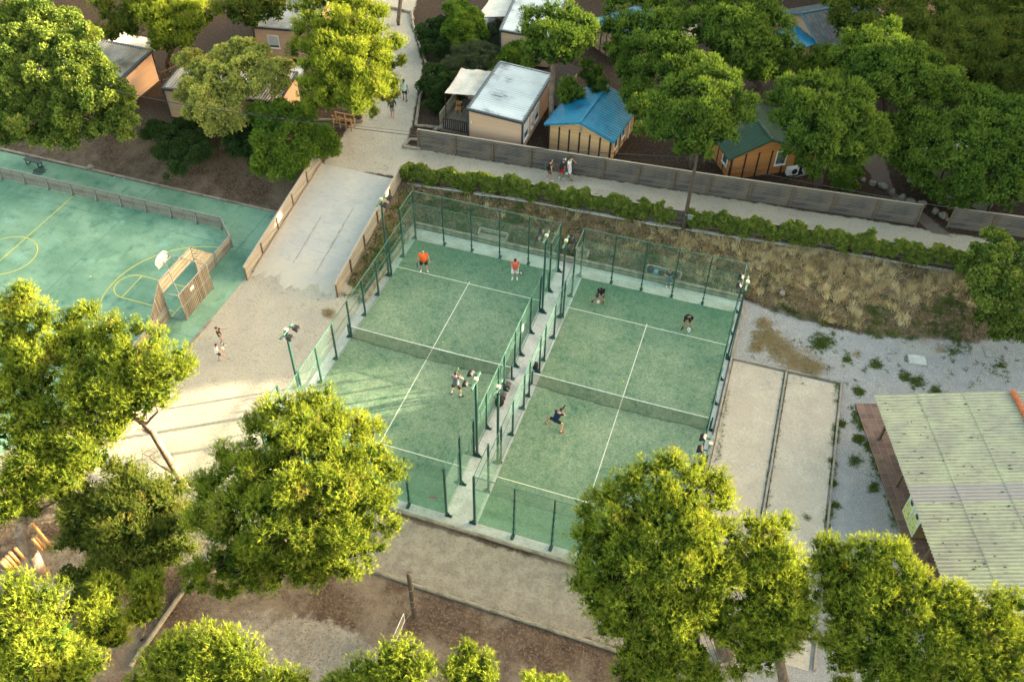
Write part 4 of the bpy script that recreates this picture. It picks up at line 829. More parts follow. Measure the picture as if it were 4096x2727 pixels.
for (cx_, cy_, w_, h_, rz, z, lb, mt) in ((27.95,9.5,1.05,.8,.17,.12,'square pale concrete manhole slab standing proud of the gravel','conc'),(32.2,11.75,.85,.95,.25,.05,'grey-blue metal inspection cover in the gravel at the right edge','galv')):
    mb = MB(); mb.box(-w_/2,w_/2,-h_/2,h_/2,-.1,z-.025); mb.box(-w_/2+.04,w_/2-.04,-h_/2+.04,h_/2-.04,z-.025,z); o = mb.build('manhole_cover', mt, None, (cx_,cy_,0), rz, bevel=.012); tag(o, lb, 'manhole cover')
# boardwalk
mb = MB(); bw = thing('boardwalk', (21.2,-16.5,.0), R_(30), 'curving plank boardwalk at the bottom edge between the two big pines', 'boardwalk')
for i in range(34): mb.box(-1+.0, -1+.001, 0, .001, 0, .001) if False else None
pk = []
for i in range(34):
    t = i*.21; rzk = .012*i; mb.add([Vector((x*math.cos(rzk)-y*math.sin(rzk), t+x*math.sin(rzk)+y*math.cos(rzk), z)) for x,y,z in ((-1.2,0,.05),(1.2,0,.05),(1.2,.195,.05),(-1.2,.195,.05),(-1.2,0,.1),(1.2,0,.1),(1.2,.195,.1),(-1.2,.195,.1))], [(0,3,2,1),(4,5,6,7),(0,1,5,4),(1,2,6,5),(2,3,7,6),(3,0,4,7)])
mb.build('planking', 'boardwalk', bw)
# ------------------------------------------------------------------ poles, wires, play area
up = S(2000+1262*.5741, 850+180*.5741, 1.0); pl_ = thing('utility_pole', (up[0],up[1],.9), 0, 'tall old wooden utility pole on the bank behind the right padel court', 'utility pole')
mb = MB(); mb.tube([(0,0,0),(.02,.0,3.4),(.03,.02,6.75)], [.14,.12,.095], 10); mb.build('pole','pole',pl_)
mb = MB(); mb.beam((0,-.1,2.2),(.3,-.3,2.2),.05,.05); mb.build('bracket','galv',pl_); mb = MB(); mb.box(.2,.5,-.45,-.3,2.1,2.4); mb.build('floodlight_head','galv',pl_)
def wire(pts, r, label, sag=.5):
    mb = MB(); q = []
    for a, b in zip(pts, pts[1:]):
        a = Vector(a); b = Vector(b)
        for i in range(21): p = a.lerp(b, i/20); p.z -= sag*4*(i/20)*(1-i/20)*(b-a).length/40; q.append(p)
    mb.tube(q, r, 5); tag(mb.build('cable', 'dark'), label, 'cable')
topz = 7.45; ptop = Vector((up[0]+.03, up[1], topz))
wa = [tuple(G(0,150,8.3)), tuple(G(430,243,7.6)), tuple(G(1180,337,7.2)), tuple(ptop), tuple(G(1900,428,7.6)), tuple(G(2355,503,8))]
wire([wa[0], wa[1], wa[2], wa[3]], .022, 'thick dark cable crossing from the oak to the wooden utility pole', .25)
wire([tuple(ptop-Vector((0,0,.1))), wa[4], wa[5]], .016, 'cable running right from the utility pole towards the right edge', .3)
wire([tuple(G(430,238,7.4)), tuple(G(960,305,6.5)), tuple(G(1290,360,7)), tuple(ptop+Vector((0,0,-.25)))], .010, 'thin second cable just above the thick one over the path junction', .3)
wp = thing('wooden_post', (5.75,-15.8,0), 0, 'short dark wooden post holding the slack net in the play area', 'post'); mb = MB(); mb.tube([(0,0,-.1),(-.01,0,1.5),(-.04,.02,3.9)], [.12,.115,.10], 10); mb.build('post','pole',wp)
mb = MB(); [mb.tube([(.13*math.cos(a)-.02*z/2,.13*math.sin(a),z+.05*math.sin(a*1)) for a in np.linspace(0,6.28,13)], .012, 5, False) for z in (1.1,1.6,2.6)]; mb.build('rope','log',wp)
vn = thing('ball_net', (5.55,-16.4,0), 0, 'low slack net with white edge tapes strung from the wooden post', 'net')
mb = MB(); mb.add([(0,0,.55),(0,-3.2,.45),(0,-3.2,1.15),(0,0,1.25)], [(0,1,2,3)]); mb.build('netting','vnet',vn)
mb = MB(); mb.beam((0,0,1.25),(0,-3.2,1.15),.02,.05); mb.beam((0,0,.55),(0,-3.2,.45),.02,.05); mb.beam((0,0,.55),(0,0,1.25),.02,.04); mb.build('tape','white',vn)
mb = MB(); mb.tube([(0,0,1.25),(.17,.6,2.6)], .01, 4); mb.tube([(0,0,.55),(.2,.6,.6)], .01, 4); mb.tube([(0,-3.2,1.15),(0,-4.5,1.9)], .01, 4); mb.build('rope','log',vn)
sk = [(325,695,245,550,2.0),(290,705,250,635,1.0),(268,718,222,645,1.0),(215,745,192,655,1.0),(192,762,150,690,1.0),(160,780,118,692,1.0),(125,805,85,708,1.0),(105,830,68,728,1.0),(85,850,50,748,1.0),(70,865,38,770,1.0)]
for i, (a,b,c,d,h) in enumerate(sk):
    p = S(a*.6232, 1750+b*.6232, 0); lean = Vector((-.16*h, .02, 0)); mb = MB(); mb.tube([(0,0,-.05),(0,0,h*.5),(0,0,h)], [.085,.085,.08], 10)
    o = mb.build('play_stake','newlog',None,(p[0],p[1],0)); o.rotation_euler = (.03,-.10,0)
    tag(o, 'tallest sunlit wooden stake at the upper end of the stake row' if i == 0 else 'sunlit short round wooden stake in the play area row at the lower left', 'stake', 'wooden stakes of the play trail')
pp = S(1000+640*.5741, 875*.5741, 2.3); tr = thing('timber_rack', (pp[0]-.7,pp[1],2.0), .0, 'light timber frame of posts and rails at the path junction', 'rack')
mb = MB(); [mb.beam((x,0,0),(x,0,1.05),.07,.07) for x in (0,.55,1.05,1.5)]; [mb.beam((x,.5,0),(x,.5,1.05),.07,.07) for x in (0,.75,1.5)]; mb.build('post','newlog',tr)
mb = MB(); [mb.beam((-.1,y,z),(1.6,y,z),.05,.07) for y in (-.05,.55) for z in (.45,.98)]; mb.build('rail','newlog',tr)
# boulders, small things
rk = [(1985,415),(2005,425),(2030,432),(2052,443),(2075,457),(2092,468),(2108,480),(2150,488),(2168,500),(2182,508),(1960,405),(2120,472)]
def rock(c, r, label, group=None, seed=0):
    q = random.Random(seed); ph = [q.uniform(0,6) for _ in range(4)]; mb = MB(); mb.ball((0,0,r*.35), (r,r*.8,r*.7), 12, 8, lambda p: 1+.14*math.sin(3*p[0]+ph[0])+.12*math.sin(4*p[1]+ph[1])+.1*math.sin(5*p[2]+ph[2]))
    return tag(mb.build('boulder','rock',None,tuple(map(float,c)),q.uniform(0,3)), label, 'rock', group)
for i, (u, v) in enumerate(rk): c = G(u, v, 2); rock((c[0],c[1],2), .22+.07*(i % 3), 'grey boulder lining the narrow dirt path between the pines and the grey fence', 'boulders lining the side path', i)
c = S(630*.5741,1172*.5741,.1); rock((c[0],c[1],.1), .27, 'pale rounded rock on the kerb of the green pitch', None, 31)
c = S(3000+222*.5741,850+560*.5741,.6); rock((c[0],c[1],float(hgt(c[0],c[1]))), .22, 'lone pale stone lying in the green weeds of the bank', None, 33)
c = S(1112*.5741,567*.5741,2); rock((c[0],c[1],2.0), .14, 'small white stone at the corner of the mobile home at the upper left', None, 35)
def bottle(c, col, label, rz=0):
    rt = thing('plastic_bottle', c, rz, label, 'bottle'); mb = MB(); mb.tube([(0,0,.035),(.16,0,.035),(.2,0,.035)], [.035,.035,.015], 8); mb.build('bottle_body', cloth(col), rt); mb = MB(); mb.tube([(.2,0,.035),(.23,0,.035)], .016, 6); mb.build('cap','white',rt)
for (x, y, lb, rz) in ((790,1245,'clear bluish bottle lying on the pitch edge, left of its twin',1.4),(852,1250,'clear bluish bottle lying on the pitch edge, right of its twin',.2),(575,1168,'small purple bottle next to the pale rock on the kerb',.1)):
    c = S(x*.5741, y*.5741, .05); bottle((c[0],c[1],.05), (.3,.5,.55) if 'purple' not in lb else (.12,.08,.3), lb, rz)
def tball(x, y, lb): mb = MB(); mb.ball((0,0,.035), .045, 12, 8); tag(mb.build('padel_ball', simple('felt_yellow',(.5,.75,.08),None,9,.9,.1), None, (x,y,.05)), lb, 'ball')
c = S(1000+1341*.5741,850+901*.5741,.1); tball(c[0],c[1],'yellow ball just beyond the net of the court nearer the ramp'); c = S(2000+860*.5741,850+1175*.5741,.1); tball(c[0],c[1],'yellow ball beyond the net of the court by the boules lanes')
# bags
def bag(c, sz, col, label, rz=0, strap=(.5,.1,.02)):
    rt = thing('sports_bag', c, rz, label, 'bag'); mb = MB(); mb.ball((0,0,sz[2]*.5), (sz[0]/2,sz[1]/2,sz[2]/2), 14, 10, lambda p: 1/(abs(p[0])**3+abs(p[1])**3+abs(p[2])**3)**.25*1.0); mb.build('bag_body', cloth(col), rt)
    mb = MB(); mb.tube([(-sz[0]*.3,0,sz[2]*.9),(-sz[0]*.1,0,sz[2]*1.15),(sz[0]*.15,0,sz[2]*1.15),(sz[0]*.3,0,sz[2]*.9)], .014, 6); mb.build('handle', cloth(strap), rt)
c = S(1000+1745*.5741,850+1355*.5741,.1); bag((c[0]-.1,c[1]+.1,.05),(.55,.4,.75),(.02,.02,.022),'black racket bag with orange details leaning on the walkway fence near the nets',.8)
c = S(2000+245*.5741,850+1085*.5741,.1); bag((c[0],c[1],.05),(.35,.4,.55),(.02,.02,.025),'black bag on the walkway against the mesh by the further net post',.1,(.03,.03,.03))
by = 11.5
bag((10.98,by,.5),(.45,.4,.5),(.02,.025,.03),'dark backpack at the left end of the bench with the seated woman',.2,(.03,.03,.03)); bag((11.35,by-.02,.5),(.32,.26,.34),(.12,.3,.5),'light blue bag on the bench beside the dark backpack',0,(.1,.2,.4))
bag((11.72,by,.5),(.36,.3,.3),(.02,.02,.02),'small black pouch on the bench just left of the seated woman',0,(.03,.03,.03)); bag((12.62,by-.05,.5),(.5,.36,.6),(.02,.022,.02),'black racket bag with neon yellow logo right of the seated woman',.1,(.4,.6,.02))
# ------------------------------------------------------------------ people
def ik(a, b, l1, l2, hint):
    a, b = Vector(a), Vector(b); d = b-a; L_ = min(d.length, (l1+l2)*.999); u = d.normalized(); t = (l1*l1-l2*l2+L_*L_)/(2*L_); h = math.sqrt(max(l1*l1-t*t, 0))
    hv = Vector(hint); hv = (hv-u*hv.dot(u)).normalized(); return a+u*t+hv*h, a+u*L_
def loft(mb, rings, n=18):
    """rings: (centre, right, fwd, rx, ry)"""
    v = []; f = []
    for c, r, w, rx, ry in rings:
        for k in range(n): t = 2*math.pi*k/n; v.append(Vector(c)+Vector(r)*math.cos(t)*rx+Vector(w)*math.sin(t)*ry)
    for i in range(len(rings)-1):
        for k in range(n): f.append((i*n+k, i*n+(k+1) % n, (i+1)*n+(k+1) % n, (i+1)*n+k))
    f += [tuple(range(n-1, -1, -1)), tuple(range(len(v)-n, len(v)))]; mb.add(v, f, True)
def capsule(mb, pts, rad):
    mb.tube(pts, rad, 12); 
    for p, r in zip(pts, rad): mb.ball(p, r*.99, 12, 8)
def fuse(mb, name, mat, parent, vox=.016, smooth=3, solid=None, extra=None):
    o = mb.build(name, mat, parent); r = o.modifiers.new('r', 'REMESH'); r.mode = 'VOXEL'; r.voxel_size = vox; s = o.modifiers.new('s', 'SMOOTH'); s.iterations = smooth; s.factor = .5
    bpy.context.view_layer.update(); me = bpy.data.meshes.new_from_object(o.evaluated_get(bpy.context.evaluated_depsgraph_get())); o.modifiers.clear()
    if extra is not None:
        bm = bmesh.new(); bm.from_mesh(me); t = bpy.data.meshes.new('t'); t.from_pydata(extra.v, [], extra.f); bm.from_mesh(t); bpy.data.meshes.remove(t); bm.to_mesh(me); bm.free()
    for p in me.polygons: p.use_smooth = True
    old = o.data; o.data = me; me.name = name; bpy.data.meshes.remove(old); return o
def person(uv, z, phi, label, H=1.75, fat=1.0, feet=((-.13,0,0),(.13,0,0)), pelvis=(0,0,.95), lean=0, side=0, twist=0, hands=((-.28,.06,.80),(.28,.06,.80)), elb=((-1,-.6,0),(1,-.6,0)),
           head=(0,.02,0), shirt=(.1,.1,.1), shorts=(.05,.05,.06), shoe=(.8,.8,.8), skin='skin', hair='hairm', longhair=False, cap=None, brim=1, sleeve=.55, shortlen=.75, knee=((-.15,1,0),(.15,1,0)), sock=None, footdir=(15,-15), loc=None, trousers=None, bald=False):
    base = Vector(tuple(map(float, S(uv[0], uv[1], z)))) if loc is None else Vector(loc)
    rt = thing('person', base, R_(18.5+phi), label, 'person'); rt.scale = (H/1.75,)*3
    pel = Vector(pelvis); ch = Matrix.Rotation(-R_(lean), 3, 'X') @ Matrix.Rotation(R_(side), 3, 'Y'); up = ch@Vector((0,0,1)); rg = Matrix.Rotation(R_(twist), 3, 'Z')@(ch@Vector((1,0,0))); fw = Vector(up).cross(rg)*1.0
    fw = up.cross(rg).normalized(); 
    neck = pel+up*.52; hd = neck+up*.135+Vector(head)
    sh = [neck+rg*s*.185*(.5+.5*fat)-up*.055 for s in (-1, 1)]; hip = [pel+rg*s*.095*fat-Vector((0,0,.02)) for s in (-1, 1)]
    B = MB(); f = fat
    tor = [(pel-up*.10, rg, fw, .135*f, .105*f), (pel, rg, fw, .165*f, .12*f), (pel+up*.13+fw*.02*(f-1)*5, rg, fw, .145*f, .11*f**1.6), (pel+up*.27+fw*.02*(f-1)*4, rg, fw, .155*f, .115*f**1.4), (pel+up*.40, rg, fw, .17*f, .11*f), (neck-up*.05, rg, fw, .12, .075), (neck, rg, fw, .06, .06)]
    loft(B, tor); capsule(B, [neck-up*.04, hd-up*.04], [.058, .052])
    def hk(q): return 1-.10*max(0, -q[2])*(1 if q[1] < .2 else .6)
    B.ball(hd+up*.02, (.078, .096, .118), 18, 14, hk); B.ball(hd+fw*.095-up*.005, (.014,.02,.022), 8, 6)
    for s in (-1, 1): B.ball(hd+rg*s*.078, (.012,.02,.03), 8, 6)
    X = MB(); arms = []; legs = []
    for i, s in enumerate((-1, 1)):
        e, h = ik(sh[i], hands[i], .285, .255, elb[i]); arms.append((sh[i], e, h)); capsule(B, [sh[i], sh[i].lerp(e,.5), e, e.lerp(h,.4), h], [.052*f, .048*f, .040, .038, .027])
        d = (h-e).normalized(); n_ = d.cross(rg*s); n_ = n_.normalized() if n_.length > .1 else fw; a = d.cross(n_).normalized(); palm = h+d*.045
        loft(B, [(h, a, n_, .026, .022), (palm, a, n_, .04, .018), (palm+d*.035, a, n_, .038, .016)], 10)
        for k, ln_ in enumerate((.062,.072,.067,.052)):
            o0 = palm+d*.03+a*(-.029+.0195*k); o1 = o0+d*ln_*.5+n_*.012; X.tube([o0, o1, o1+d*ln_*.3+n_*.024], [.0095,.009,.007], 6)
        X.tube([h+d*.025-a*.028, h+d*.05-a*.055+n_*.012, h+d*.078-a*.058+n_*.028], [.011,.010,.008], 6)
        ft = Vector(feet[i]); an = ft+Vector((0,0,.085)); k_, an = ik(hip[i], an, .445, .425, knee[i]); legs.append((hip[i], k_, an)); capsule(B, [hip[i], hip[i].lerp(k_,.5), k_, k_.lerp(an,.35), an], [.088*f**.5, .075*f**.5, .056, .055, .038])
        c, s_ = math.cos(R_(footdir[i])), math.sin(R_(footdir[i])); fd = Vector((-s_, c, 0)); rd = Vector((c, s_, 0)); g0 = an-Vector((0,0,.05)); capsule(B, [g0-fd*.03, g0+fd*.12-Vector((0,0,.008))], [.034, .026])
    body = fuse(B, 'body', skin, rt, extra=X)
    E_ = MB(); [E_.ball(hd+fw*.088+rg*s*.03+up*.015, .011, 8, 6) for s in (-1, 1)]; E_.build('eyes', 'dark', rt)
    E_ = MB(); E_.ball(hd+fw*.092-up*.045, (.022,.008,.006), 8, 6); E_.build('mouth', simple('lips', (.35,.12,.10), None, 4, .6, 0), rt)
    # clothes
    C = MB(); g = 1.11; loft(C, [(c+(fw*.0), r, w, rx*g+.008, ry*g+.010) for c, r, w, rx, ry in tor[:6]] if trousers is None else [(c, r, w, rx*g+.008, ry*g+.01) for c, r, w, rx, ry in tor[:6]])
    C.ball(neck-up*.055, (.09,.07,.05), 10, 6)
    for a, e, h in arms:
        C.ball(a, .066*f, 12, 8)
        if sleeve > 0:
            q = a.lerp(e, min(1, sleeve)); pts = [a, q]; rr_ = [.068*f, .062*f]
            if sleeve > 1: pts.append(e.lerp(h, sleeve-1)); rr_ = [.068*f,.056*f,.046]
            C.tube(pts, rr_, 14)
    fuse(C, 'shirt', cloth(shirt), rt, .018, 2)
    C = MB(); lg_ = shorts if trousers is None else trousers; loft(C, [(c, r, w, rx*1.10+.004, ry*1.10+.004) for c, r, w, rx, ry in tor[:2]]+[(pel+up*.05, rg, fw, .158*f, .122*f)])
    for a, k_, an in legs:
        if trousers is None: q = a.lerp(k_, shortlen); C.tube([a, q], [.105*f**.6, .098*f**.6], 14); C.ball(a, .105*f**.6, 12, 8)
        else: C.tube([a, k_, k_.lerp(an,.95)], [.105, .075, .055], 14); C.ball(k_, .074, 12, 8); C.ball(a, .103, 12, 8)
    fuse(C, 'shorts' if trousers is None else 'trousers', cloth(lg_), rt, .018, 2)
    for i, (a, k_, an) in enumerate(legs):
        c, s_ = math.cos(R_(footdir[i])), math.sin(R_(footdir[i])); fd = Vector((-s_, c, 0)); g0 = an-Vector((0,0,.045)); C = MB(); capsule(C, [g0-fd*.045, g0+fd*.05, g0+fd*.15-Vector((0,0,.01))], [.044, .046, .038]); C.box(*(0,)*6) if False else None; fuse(C, 'shoe', cloth(shoe), rt, .014, 1)
        if sock: C = MB(); C.tube([an-Vector((0,0,.01)), an.lerp(k_, sock[0])], [.046, .052], 12); C.build('sock', cloth(sock[1]), rt)
    if not bald:
        C = MB(); C.ball(hd+up*.035-fw*.012, (.088,.104,.112), 16, 12, lambda q: 1 if (q[2] > .0 or q[1] < -.1) else .8)
        if longhair: capsule(C, [hd-fw*.06, hd-fw*.09-up*.12, hd-fw*.10-up*.26], [.075,.075,.05])
        fuse(C, 'hair', hair, rt, .014, 1)
    if cap:
        C = MB(); C.ball(hd+up*.06, (.094,.11,.088), 16, 12); b = hd+up*.075+fw*.1*brim; loft(C, [(b-up*.01, rg, fw, .075, .085), (b+up*.008, rg, fw, .072, .08)], 14); C.build('cap', cloth(cap), rt)
    rt['_h'] = 0; del rt['_h']
    rt_ = dict(rt=rt, hands=[a[2] for a in arms], base=base, M=Matrix.Translation(base)@Matrix.Rotation(R_(18.5+phi), 4, 'Z')@Matrix.Scale(H/1.75, 4), hd=hd, up=up, fw=fw, rg=rg, neck=neck, pel=pel); return rt_
def racket(P, hand, dirl, nrm, face, edge, label):
    M4 = P['M']; h = M4@P['hands'][hand]; d = (M4.to_3x3()@Vector(dirl)).normalized(); n = M4.to_3x3()@Vector(nrm); n = (n-d*n.dot(d)).normalized(); s = d.cross(n); rt = thing('padel_racket', h, 0, label, 'racket')
    mb = MB(); mb.tube([d*-.03, d*.12], .016, 8); mb.build('handle', 'dark', rt); c = d*.30; k = 20; ring_ = []; mb = MB()
    for t in (-.019, .019): ring_ += [c+(s*math.cos(a)*.125+d*math.sin(a)*.145)+n*t for a in np.linspace(0, 2*math.pi, k+1)[:-1]]
    mb.add(ring_, [tuple(range(k)), tuple(range(2*k-1, k-1, -1))]+[(i,(i+1)%k,(i+1)%k+k,i+k) for i in range(k)]); mb.build('blade', cloth(edge), rt)
    mb = MB()
    for t in (-.021, .021): q = [c+(s*math.cos(a)*.085+d*math.sin(a)*.10)+n*t for a in np.linspace(0, 2*math.pi, k+1)[:-1]]; mb.add(q, [tuple(range(k))])
    mb.build('face', cloth(face), rt)
def ballobj(c, r, a, b, label, scale=14):
    mb = MB(); mb.ball((0,0,0), r, 16, 10); o = mb.build('football', simple('ball_panels', a, b, scale, .5, 0, lo=.48, hi=.52), None, tuple(map(float, c))); tag(o, label, 'football')
p = person((1697,1084),.05,182,'person in a bright orange shirt and black shorts standing behind the service line', 1.80, 1.28, ((-.2,0,0),(.2,0,0)), hands=((-.40,.1,.86),(.40,.08,.86)), shirt=(.85,.13,.02), shorts=(.02,.02,.025), skin='skin', bald=True, head=(0,.05,-.02), footdir=(20,-20))
racket(p, 1, (.1,.15,-1), (1,.2,0), (.02,.04,.12), (.02,.03,.09), 'dark blue racket hanging from the hand of the person in orange')
p = person((2059,1115),.05,182,'person in a coral shirt, white shorts and black cap looking down at a racket', 1.76, 1.22, ((-.14,0,0),(.14,0,0)), hands=((-.13,.28,.98),(.10,.30,1.0)), elb=((-1,-.2,-.3),(1,-.2,-.3)), shirt=(.60,.12,.08), shorts=(.66,.70,.76), cap=(.015,.015,.018), brim=-.6, head=(0,.06,-.03), sock=(.4,(.75,.75,.75)), shortlen=.85, footdir=(12,-22))
racket(p, 0, (-.75,.3,-.45), (0,1,.5), (.4,.35,.35), (.02,.02,.022), 'black racket with white print held by the person in the coral shirt')
p = person((1825,1578),.05,-12,'person in a grey shirt and black shorts seen from behind on the left court', 1.80, 1.02, ((-.28,0,0),(.28,-.1,0)), pelvis=(0,.02,.88), lean=14, side=-4, hands=((-.08,.42,1.25),(.18,.40,1.2)), elb=((-1,0,-.6),(1,0,-.6)), shirt=(.14,.145,.16), shorts=(.03,.018,.02), shoe=(.03,.035,.045), sock=(.3,(.8,.8,.8)), shortlen=.95, footdir=(30,-60))
racket(p, 0, (.2,.5,.8), (1,0,0), (.3,.35,.05), (.05,.06,.07), 'racket held up in front of the person in the grey shirt')
p = person((2393,1211),.05,175,'person in a black jersey and cap lunging with a pink racket near the back glass', 1.76, 1.08, ((-.34,.0,0),(.42,.06,0)), pelvis=(-.10,-.1,.80), lean=24, hands=((-.16,.38,.76),(-.08,.36,.72)), elb=((-1,0,0),(1,0,0)), shirt=(.012,.012,.014), shorts=(.03,.045,.06), shoe=(.25,.30,.05), skin='skin2', cap=(.012,.012,.014), head=(0,.07,-.03), sock=(.4,(.02,.02,.02)), sleeve=.9, footdir=(10,-30))
racket(p, 1, (.3,.35,-.85), (.6,1,.2), (.7,.5,.48), (.55,.25,.25), 'pink and white racket held low by the lunging person in black')
mb = MB(); q = p['pel']; loft(mb, [(q+p['up']*.02,p['rg'],p['fw'],.195,.155),(q+p['up']*.10,p['rg'],p['fw'],.188,.15)]); mb.build('shirt_hem', cloth((.01,.30,.36)), p['rt'])
p = person((2745,1316),.05,178,'person all in black bending forward with a white racket between the knees', 1.80, 1.1, ((-.22,.02,0),(.24,.0,0)), pelvis=(0,-.22,.84), lean=52, hands=((-.06,.34,.62),(.08,.34,.64)), elb=((-1,.2,0),(1,.2,0)), shirt=(.012,.012,.014), shorts=(.012,.012,.014), shoe=(.03,.035,.04), skin='skin2', cap=(.012,.012,.014), head=(0,.03,-.08), sock=(.35,(.02,.02,.02)), footdir=(5,-35))
racket(p, 0, (.0,.25,-.9), (1,.8,0), (.25,.5,.55), (.8,.82,.82), 'white and teal racket held low by the bending person in black')
p = person((2219,1712),.05,-25,'person in a navy shirt and red shoes in a wide lunge seen from behind', 1.80, 1.0, ((-.52,.12,0),(.42,-.14,0)), pelvis=(.0,-.02,.74), lean=26, side=12, hands=((.06,.42,1.12),(.20,.38,1.08)), elb=((-1,0,-.5),(1,-.1,-.8)), shirt=(.008,.018,.06), shorts=(.012,.012,.018), shoe=(.55,.01,.02), hair='hairb', head=(.03,.03,0), sock=(.12,(.8,.8,.8)), shortlen=.6, footdir=(25,-50), knee=((-.9,.5,0),(.6,1,0)))
racket(p, 1, (.1,.5,.7), (1,0,0), (.05,.05,.06), (.03,.03,.03), 'dark racket held up by the person in the navy shirt')
p = person((0,0),0,180,'person in dark shirt and blue jeans sitting on the log bench with a phone', 1.68, 1.05, ((-.13,.56,0),(.13,.52,0)), pelvis=(0,.12,.52), lean=10, hands=((-.06,.40,.72),(.06,.40,.72)), elb=((-1,-.2,-.3),(1,-.2,-.3)), shirt=(.018,.015,.028), trousers=(.012,.10,.19), shoe=(.75,.76,.76), skin='skin', hair='hairb', longhair=True, head=(0,.07,-.04), footdir=(-8,-12), knee=((0,1,.8),(0,1,.8)), loc=(12.2,11.55,.05))
mb = MB(); h = p['M']@((p['hands'][0]+p['hands'][1])/2+Vector((0,.06,.02))); mb.box(-.04,.04,-.075,.075,-.005,.005); o = mb.build('phone','dark',None,tuple(h),0,.003); o.rotation_euler = (.6,0,R_(18)); tag(o,'dark phone in the hands of the seated person','phone')
p = person((886,1379),0,-88,'young person in a black t-shirt and speckled shorts walking with one arm held out', 1.55, .92, ((-.1,-.05,0),(.08,.18,0)), pelvis=(0,.08,.93), lean=-9, hands=((-.22,.50,1.28),(.26,.36,.98)), elb=((-.3,-1,-.4),(.3,-1,-.4)), shirt=(.02,.025,.022), shorts=(.30,.32,.33), shoe=(.8,.8,.78), hair='hairb', longhair=False, sock=(.25,(.03,.04,.2)), shortlen=.8)
p9 = person((879,1446),0,-70,'young person in a white t-shirt and navy shorts kicking one foot forward', 1.50, .95, ((-.10,-.06,0),(.16,.62,.16)), pelvis=(0,.0,.95), lean=3, hands=((-.13,.30,1.18),(.13,.32,1.05)), elb=((-1,-.3,-.5),(1,-.3,-.6)), shirt=(.72,.73,.76), shorts=(.02,.03,.08), shoe=(.13,.32,.46), skin='skin', shortlen=.6, footdir=(0,-10), head=(0,.06,-.02))
ballobj(p9['M']@Vector((0,.40,1.15)), .12, (.62,.55,.42), (.5,.43,.32), 'cream football hugged by the young person in the white t-shirt')
p10 = person((2195,722),2,-82,'person in a black tank top walking with a round black backpack', 1.74, 1.0, ((-.1,-.12,0),(.1,.16,0)), lean=8, hands=((-.2,.30,.92),(.24,.16,.85)), shirt=(.012,.012,.014), shorts=(.12,.11,.08), sleeve=0)
bp_ = thing('backpack', p10['M']@(p10['neck']-p10['fw']*.22-Vector((0,0,.28))), R_(18.5-82), 'round black backpack with a small blue logo worn on the path', 'backpack'); mb = MB(); mb.ball((0,0,0),(.17,.13,.25),14,10); mb.build('pack','dark',bp_); mb = MB(); mb.tube([(0,-.125,.08),(0,-.135,.08)], .03, 12); mb.build('emblem', cloth((.05,.4,.65)), bp_)
h = p10['M']@p10['hands'][0]; mb = MB(); mb.ball((0,0,0),(.1,.12,.08),12,8); tag(mb.build('hat','dark',None,tuple(h+Vector((0,0,-.06)))), 'small black cap carried in the hand of the person with the backpack', 'hat')
p11 = person((2243,717),2,-60,'person in black shirt, red and white shorts and pale cap carrying a ball', 1.70, 1.08, ((-.1,-.08,0),(.1,.14,0)), lean=16, hands=((-.2,.22,.84),(.24,.14,.78)), shirt=(.015,.02,.02), shorts=(.50,.01,.03), shoe=(.7,.7,.65), cap=(.6,.62,.6), brim=-.8, skin='skin2', head=(0,.06,-.02), sock=(.3,(.6,.58,.5)))
ballobj(p11['M']@(p11['hands'][1]+Vector((.05,.12,-.28))), .13, (.02,.22,.22), (.35,.5,.4), 'teal patterned football hanging from the hand of the person in the pale cap', 10)
mb = MB(); a = p11['M']@p11['hands'][1]; b = p11['M']@(p11['hands'][1]+Vector((.05,.12,-.14))); mb.tube([a,b],.01,6); tag(mb.build('ball_strap','dark'),'dark strap from which the teal football hangs','strap')
person((2274,714),2,-120,'person in an all white football kit gesturing with one hand on the path', 1.80, .95, ((-.14,-.06,0),(.12,.24,.0)), hands=((-.45,.18,1.15),(.24,.05,.85)), shirt=(.72,.73,.76), shorts=(.66,.70,.80), shoe=(.12,.2,.14), skin='skin', head=(0,.04,0), shortlen=.95)
person((1620,404),2,-8,'person in a white and blue tank top walking away up the dirt path', 1.84, 1.0, ((-.12,.12,0),(.12,-.10,0)), lean=3, hands=((-.27,.1,.86),(.32,-.06,.84)), shirt=(.42,.60,.62), shorts=(.03,.045,.03), shoe=(.06,.05,.045), skin='skin2', sleeve=0)
pz = person((1572,470),2,4,'person in a dark shirt and grey shorts walking away behind pine branches', 1.80, 1.0, ((-.1,.2,0),(.07,-.1,0)), lean=4, hands=((-.3,.0,.84),(.28,.1,.9)), shirt=(.04,.045,.05), shorts=(.32,.31,.28), shoe=(.5,.45,.36), shortlen=1.0, sleeve=1.6)
